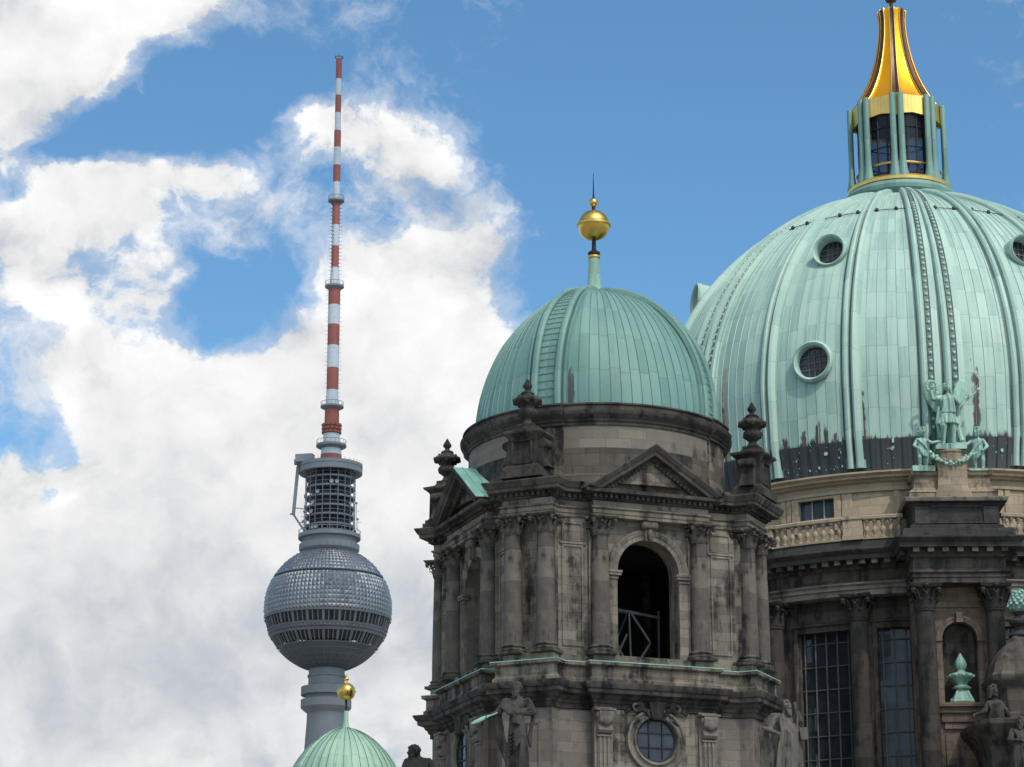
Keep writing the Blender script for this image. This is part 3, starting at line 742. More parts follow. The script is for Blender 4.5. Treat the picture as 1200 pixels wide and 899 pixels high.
# lantern
lan = MB()
lan.lathe([(3.9, DZT - .4), (4.15, 73.15), (4.4, 73.3), (4.45, 73.6), (4.25, 73.95), (3.9, 74.05), (3.6, 74.1)], 64, cap1=True)
lanO = lan.build('lantern', 'post_copper', cath)
b = MB(); b.lathe([(3.85, 74.02), (4.15, 74.08), (4.18, 74.34), (4.0, 74.52), (3.2, 74.56)], 64); b.build('gold_ring', 'pale_gold', lanO)
PA = [-8 + 45 * i for i in range(8)]
for a in PA:
    for d in (-4.9, 4.9):
        b = MB()
        b.loft([[pol(3.74, a + d, 0) + pol(r_ * .9, a) * math.cos(t) + pol(r_, a + 90) * math.sin(t) + Vector((0, 0, z)) for t in [2 * math.pi * k / 10 for k in range(10)]]
                for r_, z in ((.48, 74.3), (.46, 74.6), (.36, 75.0), (.28, 75.7), (.25, 76.6), (.25, 81.4), (.22, 81.5))], True, True, True)
        b.build('post', 'post_copper', lanO)
b = MB(); b.lathe([(3.05, 74.4), (3.05, 80.6)], 32); b.build('lantern_glass', 'lantern_glass', lanO)
b = MB(); b.lathe([(.5, 74.5), (.5, 80.6)], 12); b.lathe([(3.0, 80.3), (.02, 80.4)], 32); b.build('lantern_core', 'iron', lanO)
b = MB()
for i in range(24):
    a = -8 + 15 * i; b.bar(pol(3.08, a, 74.4), pol(3.08, a, 80.6), .2 if i % 3 == 0 else .08)
for z in (75.0, 77.2, 78.9): b.tube([pol(3.1, a, z) for a in range(0, 361, 6)], .055, 5)
b.build('glazing_bar', 'iron', lanO, 0)
b = MB(); b.tube([pol(3.3, a, 75.75) for a in range(0, 361, 5)], .10, 6); b.build('gold_rail', 'pale_gold', lanO)
for a in PA:   # scalloped gilded valance, eight slightly hollow facets with an arched lower edge
    b = MB()
    n = 28; top = []; bot = []; ti = []; bi = []
    p, q = pol(3.72, a), pol(3.72, a + 45)
    for k in range(n + 1):
        t = k / n; m = p.lerp(q, t) * (1 - .03 * math.sin(math.pi * t)); flute = 1 + .0035 * math.cos(2 * math.pi * t * 9)
        zb_ = 79.62 + .40 * (1 - abs(2 * t - 1)) ** .5
        top.append(m * flute + Vector((0, 0, 81.5))); bot.append(m * flute + Vector((0, 0, zb_))); ti.append(m * .9 + Vector((0, 0, 81.5))); bi.append(m * .9 + Vector((0, 0, zb_ + .1)))
    b.loft([bi, bot, top, ti], False)
    b.build('valance', 'pale_gold', lanO, 25)
b = MB(); b.lathe([(3.6, 81.45), (2.9, 81.5), (2.9, 81.9)], 8, a0=-8, a1=352); b.build('valance_cap', 'deep_gold', lanO, 0)
sp = [(81.45, 3.55), (81.9, 3.18), (82.4, 2.86), (82.9, 2.58), (83.4, 2.33), (84.0, 2.06), (84.8, 1.78), (85.7, 1.53), (86.6, 1.34), (87.6, 1.18), (88.5, 1.10), (89.2, 1.08), (89.7, 1.13), (90.0, 1.18), (90.15, 1.10), (90.3, .7), (90.4, .15)]
b = MB(); rings = []
for z, r_ in sp:
    ring = []
    for a in PA:
        for d, f_ in ((0, .95), (5.5, .95), (7, .93), (14, .905), (22.5, .89), (31, .905), (38, .93), (39.5, .95)): ring.append(pol(r_ * f_, a + d, z))
    rings.append(ring)
b.loft(rings, True, True, True); b.build('spire', 'deep_gold', lanO, 30)
for a in PA:
    b = MB(); out = []
    for z, r_ in sp[:15]:
        w_ = .09 + .05 * r_
        out.append([pol(r_ * .9, a, z) - pol(w_, a + 90), pol(r_ * 1.02, a, z) - pol(w_, a + 90), pol(r_ * .985, a, z), pol(r_ * 1.02, a, z) + pol(w_, a + 90), pol(r_ * .9, a, z) + pol(w_, a + 90)])
    b.loft(out, True, True, True)
    b.build('spire_rib', 'dark_gold', lanO, 25)
    for s in (-1, 1):
        b = MB(); b.tube([pol(r_ * .975, a, z) + pol(s * (.13 + .055 * r_), a + 90) for z, r_ in sp[:15]], .045, 6); b.build('spire_highlight', 'pale_gold', lanO)  # pale tubes stand in for the bright edge highlights beside each rib
b = MB(); b.lathe([(.14, 90.2), (.14, 91.0), (.42, 91.1), (.48, 91.25), (.3, 91.4), (.4, 91.55), (.85, 92.1), (1.05, 92.8), (.85, 93.5), (.3, 93.9), (.16, 94.0)], 32)
b.bar((0, 0, 93.9), (0, 0, 97), .3); b.bar((-.9, 0, 95.9), (.9, 0, 95.9), .3)
b.build('orb_and_cross', 'dark_gold', lanO)

# ------------------------------------------------------------------ drum
PIER_AZ = -1.8
def segs(openings):
    """the full circle as solid arcs between openings"""
    out = []; a = -180.0
    for lo, hi in sorted(openings): out.append((a, lo)); a = hi
    out.append((a, 180.0)); return out
WIN = [(-35.4, -23.5), (-17.8, -11.0), (7.4, 14.2), (20.0, 32.0)]
b = MB()
for lo, hi in segs(WIN): b.lathe([(18.2, 14), (19.0, 14), (19.0, 37.9), (18.2, 37.9)], max(2, int((hi - lo) / 2)), lo, hi)
for lo, hi in WIN: b.lathe([(18.2, 35.35), (19.0, 35.35), (19.0, 37.9), (18.2, 37.9)], 6, lo, hi)
b.build('drum_wall', 'drum_stone', cath)
for lo, hi in WIN:
    b = MB(); wz = 35.35
    mb = lambda a0, a1, z0, z1, r0, r1: b.lathe([(r0, z0), (r1, z0), (r1, z1), (r0, z1)], max(2, int((a1 - a0) / 1.5)), a0, a1)
    mb(lo - .9, lo, 14, wz + .45, 18.9, 19.16); mb(hi, hi + .9, 14, wz + .45, 18.9, 19.16); mb(lo, hi, wz, wz + .45, 18.9, 19.16)
    mb(lo - 1.1, hi + 1.1, wz + .45, wz + .6, 18.9, 19.3)
    fr = b.build('window', 'drum_stone', cath)
    b = MB(); b.lathe([(18.52, 14), (18.55, 14), (18.55, wz), (18.52, wz)], 10, lo - .2, hi + .2)
    b.build('pane', 'blue_glass' if hi - lo < 8 else 'glass', fr)
    b = MB(); n = 6 if hi - lo > 8 else 4; ed = .9
    ang = [lo + ed] + [lo + ed + (hi - lo - 2 * ed) * k / (n - 2) for k in range(1, n - 2)] + [hi - ed]
    for a in ang: b.bar(pol(18.62, a, 14), pol(18.62, a, wz), .07, .1)
    for k in range(12):
        z = wz - .75 - k * 1.62
        b.tube([pol(18.62, lo + (hi - lo) * i / 8, z) for i in range(9)], .045, 4)
    b.build('window_bar', 'muntin', fr, 0)

# rings of the entablature, attic and cornices
def ringpart(name, mat, prof, parent=None, seg=200, a0=0, a1=360, sm=30):
    b = MB(); b.lathe(prof, seg, a0, a1); return b.build(name, mat, parent or cath, sm)
ringpart('architrave', 'pale_stone', [(18.9, 37.55), (20.15, 37.55), (20.15, 37.95), (20.25, 37.97), (20.25, 38.2), (20.42, 38.3), (20.42, 38.42), (18.9, 38.42)])
b = MB(); b.lathe([(18.9, 38.42), (20.12, 38.42), (20.12, 39.25), (20.4, 39.38), (20.4, 39.55), (20.45, 39.56), (20.45, 39.9), (18.9, 39.9)], 200)
for i in range(150):
    a = i * 2.4
    b.box(pol(20.75, a, 39.74), (.42, .75, .34), Matrix.Rotation(R(a), 3, 'Z'))
b.build('frieze', 'drum_stone', cath, 30)
ringpart('cornice', 'black_stone', [(18.9, 39.9), (21.2, 39.9), (21.25, 40.2), (21.3, 40.22), (21.55, 40.5), (21.55, 40.6), (20.95, 40.75), (20.9, 41.25), (20.98, 41.3), (20.5, 41.32), (18.9, 41.3)])
AW = [(-34.4, -25.9), (22, 31)]
b = MB()
for lo, hi in segs(AW): b.lathe([(18.4, 41.0), (19.0, 41.0), (19.0, 45.15), (18.4, 45.15)], max(2, int((hi - lo) / 2)), lo, hi)
for lo, hi in AW:
    b.lathe([(18.4, 44.95), (19.0, 44.95), (19.0, 45.15), (18.4, 45.15)], 5, lo, hi); b.lathe([(18.4, 41), (19.0, 41), (19.0, 42.9), (18.4, 42.9)], 5, lo, hi)
for a in (-36.6, -38, -23.7, -22.6, -12.5, 9.5, 11, 20):
    b.box(pol(19.03, a, 43.1), (.38, .16, 4.1), Matrix.Rotation(R(a), 3, 'Z'))
b.build('attic_wall', 'warm_stone', cath)
for lo, hi in AW:
    b = MB()
    for a in (lo - .65, hi + .65): b.box(pol(19.05, a, 43.8), (.5, .2, 2.5), Matrix.Rotation(R(a), 3, 'Z'))
    b.lathe([(18.95, 44.9), (19.14, 44.9), (19.14, 45.1), (18.95, 45.1)], 8, lo - 1.4, hi + 1.4)
    fr = b.build('attic_window', 'warm_stone', cath)
    b = MB(); b.lathe([(18.6, 42.9), (18.63, 42.9), (18.63, 44.95), (18.6, 44.95)], 6, lo, hi); b.build('pane', 'attic_glass', fr)
    b = MB()
    for k in (1, 2): a = lo + (hi - lo) * k / 3; b.bar(pol(18.7, a, 42.9), pol(18.7, a, 44.95), .16, .1)
    b.bar(pol(18.7, lo, 43.55), pol(18.7, hi, 43.55), .12)
    b.build('window_bar', 'pale_muntin', fr, 0)
ringpart('attic_cornice', 'warm_stone', [(18.9, 45.12), (19.2, 45.14), (19.2, 45.35), (19.08, 45.36), (19.08, 45.72), (19.3, 45.8), (19.35, 45.92), (19.7, 46.0), (19.72, 46.16), (19.95, 46.3), (19.95, 46.42), (19.5, 46.5)])

# balustrade
bal = MB(); bal.loft([[Vector((r * math.cos(2 * math.pi * k / 10), r * math.sin(2 * math.pi * k / 10), z)) for k in range(10)]
    for r, z in ((.20, 0), (.20, .10), (.11, .14), (.10, .2), (.19, .42), (.215, .52), (.19, .62), (.10, .80), (.085, .88), (.13, .92), (.085, .96), (.10, 1.0), (.16, 1.12), (.19, 1.18), (.19, 1.28))], True, True, True)
bal_me = bal.mesh('baluster', 'warm_stone')
def balustrade(lo, hi, n):
    b = MB()
    b.lathe([(20.55, 42.68), (20.98, 42.68), (21.04, 42.74), (21.04, 42.92), (20.95, 43.0), (20.6, 43.0), (20.5, 42.92), (20.5, 42.74)], 10, lo, hi)
    b.lathe([(20.58, 41.3), (20.97, 41.3), (20.97, 41.42), (20.58, 41.42)], 10, lo, hi)
    o = b.build('balustrade', 'warm_stone', cath)
    for k in range(n):
        a = lo + (hi - lo) * (k + .5) / n; place(bal_me, 'baluster', o, pol(20.77, a, 41.41), R(a))
    return o
balustrade(-37.4, -22.7, 9); balustrade(-18.9, -11.2, 5); balustrade(7.4, 16.0, 6); balustrade(19.5, 34, 9)
for a, w_ in ((-20.8, 1.35), (-39.0, 1.1), (17.8, 1.2), (35.6, 1.2)):
    b = MB(); m3 = Matrix.Rotation(R(a), 3, 'Z')
    b.box(pol(20.77, a, 42.1), (w_, .62, 1.6), m3); b.box(pol(20.77, a, 42.87), (w_ + .2, .78, .25), m3); b.box(pol(20.77, a, 41.45), (w_ + .1, .7, .3), m3)
    b.build('balustrade_pedestal', 'warm_stone', cath, 0)

# corinthian column, shared by drum and tower (unit: shaft radius ro, heights given)
def column_meshes(ro, hs, hb, hc, pre):
    b = MB(); n = 28
    prof = [(ro * 1.0, 0)] + [(ro * (1 - .15 * (k / 8) ** 1.7), hs * k / 8) for k in range(1, 9)]
    b.lathe(prof, n); sh = b.mesh('column', 'column_stone' if pre != 'dark' else 'drum_column')
    b = MB()
    b.box((0, 0, hb * .14), (ro * 2.7, ro * 2.7, hb * .28))
    b.lathe([(ro * 1.32, hb * .28), (ro * 1.38, hb * .38), (ro * 1.32, hb * .50), (ro * 1.12, hb * .54), (ro * 1.1, hb * .66), (ro * 1.22, hb * .72), (ro * 1.24, hb * .80), (ro * 1.08, hb * .90), (ro, hb * 1.02)], n)
    ba = b.mesh('base', 'column_stone' if pre != 'dark' else 'drum_column')
    b = MB(); rt = ro * .85
    b.lathe([(rt * .9, -.03), (rt * 1.0, 0), (rt * 1.03, hc * .05), (rt * .90, hc * .09), (rt * .82, hc * .3), (rt * .86, hc * .62), (rt * 1.15, hc * .86)], n)
    ab = []
    for k in range(4):
        for t in (-.92, -.5, 0, .5, .92):
            d = rt * 1.62 - rt * .28 * (1 - abs(t)) ** 1.2 * 1.3
            a = k * 90; p = pol(d, a) + pol(rt * 1.66 * t, a + 90); ab.append(p)
    b.loft([[p * s + Vector((0, 0, z)) for p in ab] for s, z in ((.94, hc * .86), (1.0, hc * .90), (1.0, hc * .95), (1.05, hc * .96), (1.05, hc * 1.0))], True, True, True)
    def leaf(a, zb, h, r0, curl, w):
        rows = []
        for s, rr_, zz, ww in ((0, r0, zb, w), (.35, r0 + curl * .12, zb + h * .4, w * 1.1), (.7, r0 + curl * .42, zb + h * .8, w * 1.0), (.9, r0 + curl * .85, zb + h * 1.0, w * .75), (1, r0 + curl * 1.12, zb + h * .93, w * .5), (1.08, r0 + curl * 1.1, zb + h * .78, w * .25)):
            c = pol(rr_, a, zz); t_ = pol(1, a + 90); o_ = pol(1, a)
            rows.append([c - t_ * ww, c - t_ * ww * .5 + o_ * ww * .35, c + o_ * ww * .22, c + t_ * ww * .5 + o_ * ww * .35, c + t_ * ww, c - o_ * ww * .45])
        b.loft(rows, True, True, True)
    for k in range(8): leaf(k * 45 + 22.5, hc * .08, hc * .36, rt * .93, rt * .46, rt * .30)
    for k in range(8): leaf(k * 45, hc * .12, hc * .56, rt * .95, rt * .60, rt * .27)
    for k in range(4):
        a = 45 + 90 * k; c = pol(rt * 1.85, a, hc * .76)
        b.tube([pol(rt * 1.12, a - 12, hc * .5), pol(rt * 1.35, a - 6, hc * .74), pol(rt * 1.8, a, hc * .86)], [rt * .08, rt * .12, rt * .15], 6)
        b.tube([pol(rt * 1.12, a + 12, hc * .5), pol(rt * 1.35, a + 6, hc * .74), pol(rt * 1.8, a, hc * .86)], [rt * .08, rt * .12, rt * .15], 6)
        b.ell(c, (rt * .26, rt * .26, rt * .25), 9, 7)
        b.ell(c - Vector((0, 0, rt * .22)), (rt * .2, rt * .2, rt * .2), 8, 6)
        b.ell(pol(rt * 1.5, k * 90, hc * .93), (rt * .3, rt * .3, hc * .10), 9, 6)
        b.ell(pol(rt * 1.28, k * 90 - 10, hc * .72), rt * .17, 8, 6); b.ell(pol(rt * 1.28, k * 90 + 10, hc * .72), rt * .17, 8, 6)
    for i, p in enumerate(b.v): b.v[i] = Vector((p.x * 1.10, p.y * 1.10, p.z))
    ca_ = b.mesh('capital', 'column_stone' if pre != 'dark' else 'drum_column', 50)
    return sh, ba, ca_
def put_column(ms, parent, loc, rz, hs, hb):
    sh, ba, ca_ = ms
    c = place(sh, 'column', parent, Vector(loc) + Vector((0, 0, hb)), rz)
    place(ba, 'base', c, (0, 0, -hb)); place(ca_, 'capital', c, (0, 0, hs)); return c
DC = column_meshes(.72, 35.72 - 16.6, .9, 1.83, 'dark')
for a in (-39.3, -20.9, 17.4, 35.5, -76): put_column(DC, cath, pol(20.0, a, 15.7), R(a), 19.12, .9)
# pier: block, two columns, niche between them, plinth, statue pedestal.  Local frame: x to the right, y away from us
pm = Matrix.Rotation(R(PIER_AZ), 4, 'Z')
def pier(name, mat, fn, sm=30):
    b = MB(); b.M = pm; fn(b); return b.build(name, mat, cath, sm)
PR = 22.25
for x in (-2.36, 2.36):
    p = pm @ Vector((x, -PR, 15.7)); put_column(DC, cath, p, R(PIER_AZ), 19.12, .9)
def arch_wall(b, w0, w1, z0, z1, cx, hw, sill, spring, y0, y1, seg=20):
    """wall between x=w0..w1, z0..z1 with a round arched opening; front face at y0, back at y1"""
    for y, s in ((y0, 1), (y1, -1)):
        b.add([(w0, y, z0), (cx - hw, y, z0), (cx - hw, y, z1), (w0, y, z1)], [[0, 1, 2, 3]])
        b.add([(cx + hw, y, z0), (w1, y, z0), (w1, y, z1), (cx + hw, y, z1)], [[0, 1, 2, 3]])
        if sill > z0: b.add([(cx - hw, y, z0), (cx + hw, y, z0), (cx + hw, y, sill), (cx - hw, y, sill)], [[0, 1, 2, 3]])
        arc = [(cx - hw * math.cos(math.pi * k / seg), y, spring + hw * math.sin(math.pi * k / seg)) for k in range(seg + 1)]
        top = [(cx - hw * math.cos(math.pi * k / seg), y, z1) for k in range(seg + 1)]
        b.add(arc + top, [[k, k + 1, seg + 2 + k, seg + 1 + k] for k in range(seg)])
    path = [(cx - hw, sill)] + [(cx - hw * math.cos(math.pi * k / seg), spring + hw * math.sin(math.pi * k / seg)) for k in range(seg + 1)] + [(cx + hw, sill)]
    b.loft([[(x, y0, z) for x, z in path], [(x, y1, z) for x, z in path]], True)
    b.add([(w0, y0, z0), (w0, y1, z0), (w0, y1, z1), (w0, y0, z1)], [[0, 1, 2, 3]]); b.add([(w1, y0, z0), (w1, y1, z0), (w1, y1, z1), (w1, y0, z1)], [[0, 1, 2, 3]])
def archivolt(b, cx, r0, r1, spring, y, d, seg=24, foot=0.0):
    sec = [(r0, 0), (r0, -d * .6), (r0 + (r1 - r0) * .4, -d * .6), (r0 + (r1 - r0) * .5, -d * .85), (r0 + (r1 - r0) * .85, -d), (r1, -d * .8), (r1, 0)]
    out = []
    if foot: out.append([(cx - r, y + q, spring - foot) for r, q in sec])
    for k in range(seg + 1):
        t = math.pi * k / seg; out.append([(cx - r * math.cos(t), y + q, spring + r * math.sin(t)) for r, q in sec])
    if foot: out.append([(cx + r, y + q, spring - foot) for r, q in sec])
    b.loft(out, True, True, True)
NY = -21.35
def f(b):
    arch_wall(b, -3.05, 3.05, 14, 37.6, 0, 1.18, 29.55, 34.0, NY, NY + .5)
    b.box((-2.6, -20.2, 25.8), (.9, 2.0, 23.6)); b.box((2.6, -20.2, 25.8), (.9, 2.0, 23.6))
pier('pier', 'pier_stone', f)
def f(b):
    n = 16
    path = lambda z: [(1.18 * math.cos(math.pi * k / n), NY + .5 + .95 * math.sin(math.pi * k / n), z) for k in range(n + 1)]
    rings = [path(29.5), path(34.0)]
    for j in range(1, 7):
        t = math.pi / 2 * j / 6
        rings.append([(x * math.cos(t), NY + .5 + (y - NY - .5) * math.cos(t), 34.0 + 1.18 * math.sin(t)) for x, y, z in path(0)])
    b.loft(rings, False); b.box((0, NY + .9, 29.5), (2.5, 1.6, .1))
nic = pier('niche', 'drum_stone', f)
def f(b):
    archivolt(b, 0, 1.2, 1.62, 34.0, NY - .01, .16)
    b.box((0, NY - .22, 35.45), (.42, .46, .7)); b.box((0, NY - .05, 36.25), (3.0, .2, .14))
    for s in (-1, 1):
        b.box((s * 1.42, NY - .05, 31.7), (.36, .14, 4.3)); b.box((s * 1.44, NY - .1, 33.95), (.5, .26, .22))
    b.box((0, NY - .32, 29.42), (3.7, .86, .26)); b.box((0, NY - .22, 29.1), (3.3, .6, .4)); b.box((0, NY - .14, 28.6), (3.0, .4, .6)); b.box((0, NY - .08, 28.1), (2.6, .24, .5))
    b.box((0, NY - .04, 25.4), (2.5, .12, 4.2))
pier('niche_frame', 'pier_stone', f)
def plan_block(hw, y, back=-18.5): return [(-hw, back), (-hw, y), (hw, y), (hw, back)]
def f(b):
    b.loft([[(x, y, z) for x, y in plan_block(3.15 + o, -PR - .75 - o)] for o, z in ((0, 37.58), (0, 37.95), (.08, 37.97), (.08, 38.2), (.24, 38.3), (.24, 38.42), (.0, 38.43), (.0, 39.25), (.28, 39.38), (.28, 39.56), (.33, 39.57), (.33, 39.9))], True, True, True)
    for k in range(7): b.box((-3.0 + k, -PR - 1.25, 39.74), (.42, .75, .34))
    for s in (-1, 1):
        for k in range(3): b.box((s * 3.65, -PR - .4 + k, 39.74), (.75, .42, .34))
pier('pier_frieze', 'drum_stone', f)
def f(b):
    b.loft([[(x, y, z) for x, y in plan_block(3.15 + o, -PR - .75 - o)] for o, z in ((.3, 39.9), (.95, 39.9), (1.0, 40.2), (1.05, 40.22), (1.3, 40.5), (1.3, 40.6), (.7, 40.75), (.65, 41.25))], True, True, True)
    b.loft([[(x, y, z) for x, y in plan_block(2.95 + o, -PR - .45 - o)] for o, z in ((.25, 41.25), (.25, 41.6), (.05, 41.7), (0, 41.75), (0, 43.0), (.1, 43.08), (.18, 43.16), (.5, 43.24))], True, True, True)
    for x in (-2.35, 2.35): b.box((x, -PR - .5, 42.35), (1.0, .16, 1.2))
    b.box((0, -PR - .49, 42.98), (3.6, .12, .2)); b.box((0, -PR - .49, 41.85), (3.6, .12, .16))
pier('pier_plinth', 'black_stone', f)
def f(b):
    b.loft([[(x, y, z) for x, y in plan_block(3.45 + o, -PR - .95 - o)] for o, z in ((0, 43.24), (.05, 43.3), (.1, 43.5), (.0, 43.56), (-.8, 43.62))], True, True, True)
pier('plinth_cap', 'pale_stone', f)
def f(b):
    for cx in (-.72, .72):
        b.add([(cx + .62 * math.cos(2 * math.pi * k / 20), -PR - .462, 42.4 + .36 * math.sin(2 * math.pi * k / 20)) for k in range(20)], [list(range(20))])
pier('plinth_oval', 'inside_shade', f, 0)  # flat dark ovals stand in for the shade inside two holes
def f(b):
    b.loft([[(x, y, z) for x, y in plan_block(2.75 + o, -21.6 - o, -18)] for o, z in ((.3, 43.55), (.3, 44.15), (.35, 44.2), (.2, 44.3), (.0, 44.5), (-.1, 44.6), (-.15, 45.35), (.05, 45.5), (.08, 45.72), (-.2, 45.74))], True, True, True)
    b.loft([[(x, y, z) for x, y in ((-1.05 - o, -20), (-1.05 - o, -21.9 - o), (-.5, -22.15 - o), (.5, -22.15 - o), (1.05 + o, -21.9 - o), (1.05 + o, -20))] for o, z in ((.2, 43.6), (.15, 44.2), (.0, 44.5), (-.05, 45.6), (.0, 46.2), (.05, 46.35))], True, True, True)
    b.loft([[(r_ * math.cos(2 * math.pi * k / 20), -21.3 + .62 * r_ * math.sin(2 * math.pi * k / 20), z) for k in range(20)] for r_, z in ((1.0, 46.3), (.95, 46.8), (.98, 47.0), (1.12, 47.12), (1.12, 47.25), (.9, 47.3))], True, True, True)
pier('statue_pedestal', 'pedestal_stone', f)
def f(b):
    b.box((-1.95, -21.35, 45.93), (1.55, 1.0, .40)); b.box((1.9, -21.35, 45.8), (1.45, .9, .12))
    b.box((0, -21.3, 47.42), (2.15, 1.3, .3)); b.box((0, -21.3, 47.62), (1.85, 1.1, .14))
    rg = random.Random(5)
    for k in range(46):
        t = k / 45; x = -1.5 + 3.0 * t; z = 46.95 - .75 * math.sin(math.pi * t) ** .8
        b.ell((x + rg.uniform(-.08, .08), -22.0 - .25 * math.sin(math.pi * t) + rg.uniform(-.1, .1), z + rg.uniform(-.13, .13)), rg.uniform(.08, .15), 7, 5)
pier('garland', 'bronze', f)
# rough body of the church below the frame: nave block with a cornice and lead roof, carries tower, statues and drum
b = MB(); bm_ = Matrix.Translation((-26, -20, 0)) @ Matrix.Rotation(R(20.3), 4, 'Z'); b.M = Matrix.Identity(4)
rot = Matrix.Rotation(R(20.3), 4, 'Z')
b.M = rot
b.loft([[(x * (38 + o), y * (28 + o) + 2, z) for x, y in ((-1, -1), (1, -1), (1, 1), (-1, 1))] for o, z in ((1, 0), (1, 2), (0, 2.2), (0, 14.4), (.3, 14.6), (.9, 15.2), (1.0, 15.6), (-.4, 15.7))], True, True, True)
b.build('nave_body', 'rose_stone', cath, 0)

# ================================================================== corner bell tower (local frame: front face towards -Y)
TWX, TWY, AL = 5.38, 160.0, 20.3
tw = thing('bell_tower', 'dark sandstone corner tower with sea green copper dome, gabled arch openings and paired columns', 'bell tower', (TWX, TWY, 0), R(AL))
D1, A0, D0, BW, DC_ = 8.75, 3.76, 8.12, 1.62, 10.72
C45 = math.sqrt(.5)
def plan(o, z, d1=None, d0=None, dc=None, a=None, bw=None):
    d1 = D1 + o if d1 is None else d1; d0 = D0 + o if d0 is None else d0; dc = DC_ + o if dc is None else dc
    a = A0 + o if a is None else a; bq = BW + o if bw is None else bw
    tR = d0 - bq / C45
    a = min(a, tR - .03)
    pts = []
    for k in range(4):
        q = [(-tR, d0), (-a, d0), (-a, d1), (a, d1), (a, d0), (tR, d0),
             (C45 * (dc - bq), C45 * (dc + bq)), (C45 * (dc + bq), C45 * (dc - bq))]
        c, s = math.cos(math.pi / 2 * k), math.sin(math.pi / 2 * k)
        for t, n in q:
            x, y = t, -n
            pts.append(Vector((x * c - y * s, x * s + y * c, z)))
    return pts
def stack(name, mat, prof, parent=None, sm=30, cap=True, **kw):
    b = MB(); b.loft([plan(o, z, **kw) for o, z in prof], True, cap, cap); return b.build(name, mat, parent or tw, sm)
def rot4(k): return Matrix.Rotation(math.pi / 2 * k, 4, 'Z')

# lower storey
stack('lower_wall', 'rose_stone', [(0, 10), (0, 25.7)], d1=None)
stack('lower_cornice', 'tower_trim', [(.0, 25.55), (.12, 25.6), (.12, 25.85), (.2, 25.9), (.26, 26.1), (.34, 26.12), (.42, 26.3), (.72, 26.42), (.74, 26.66), (.80, 26.68), (.95, 26.95), (.95, 27.04), (.45, 27.12)])
stack('parapet', 'tower_stone', [(.45, 27.1), (.45, 27.3), (.32, 27.42), (.32, 28.0), (.42, 28.06), (.55, 28.12), (.55, 28.28)])
stack('flashing', 'flashing', [(.50, 28.284), (.575, 28.284), (.575, 28.335), (.1, 28.40)])
stack('plinth', 'tower_stone', [(.12, 28.38), (.12, 28.74), (.0, 28.80)])
# inner walls with arched belfry openings
for k in range(4):
    b = MB(); b.M = rot4(k)
    arch_wall(b, -5.95, 5.95, 28.7, 37.2, 0, 2.0 if k < 3 else 2.0, 28.7, 34.08, -8.02, -6.7, 24)
    if k == 2: b.box((0, -6.9, 32.5), (4.4, .3, 8.4))
    b.build('belfry_wall', 'pale_stone', tw)
for k in range(4):
    b = MB(); b.M = rot4(k) @ Matrix.Rotation(R(45), 4, 'Z'); b.box((0, -9.2, 32.95), (3.1, 1.5, 8.4)); b.build('corner_wall', 'tower_stone', tw, 0)
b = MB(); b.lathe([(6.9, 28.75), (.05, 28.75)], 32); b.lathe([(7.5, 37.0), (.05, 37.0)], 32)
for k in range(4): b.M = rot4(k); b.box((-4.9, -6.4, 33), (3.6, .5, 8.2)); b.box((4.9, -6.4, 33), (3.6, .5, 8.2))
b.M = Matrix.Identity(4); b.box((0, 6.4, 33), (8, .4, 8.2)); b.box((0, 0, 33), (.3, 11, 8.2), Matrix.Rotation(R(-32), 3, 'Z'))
b.build('belfry_chamber', 'inside_shade', tw, 0)
# bell frame seen through the front arch
b = MB()
for (x0, z0, x1, z1) in ((-2.3, 31.35, 2.0, 31.0), (-.05, 31.2, .05, 28.8), (-1.9, 31.2, -.15, 28.8), (.1, 31.1, 1.35, 29.9), (1.35, 29.9, .3, 28.8), (-1.2, 28.8, -.2, 30.2)):
    b.bar((x0, -5.2, z0), (x1, -5.2, z1), .11)
for x in (-2.2, 1.9): b.bar((x, -5.2, 28.8), (x, -5.2, 31.3), .12)
b.bar((-2, -4.0, 31.4), (2.2, -4.0, 31.2), .1); b.bar((-1.2, -4, 28.8), (.3, -4, 31.2), .09)
b.v = [Vector((p.x, p.y, 28.8 + (p.z - 28.8) * 1.45)) for p in b.v]
b.build('bell_frame', 'grey_iron', tw, 0)
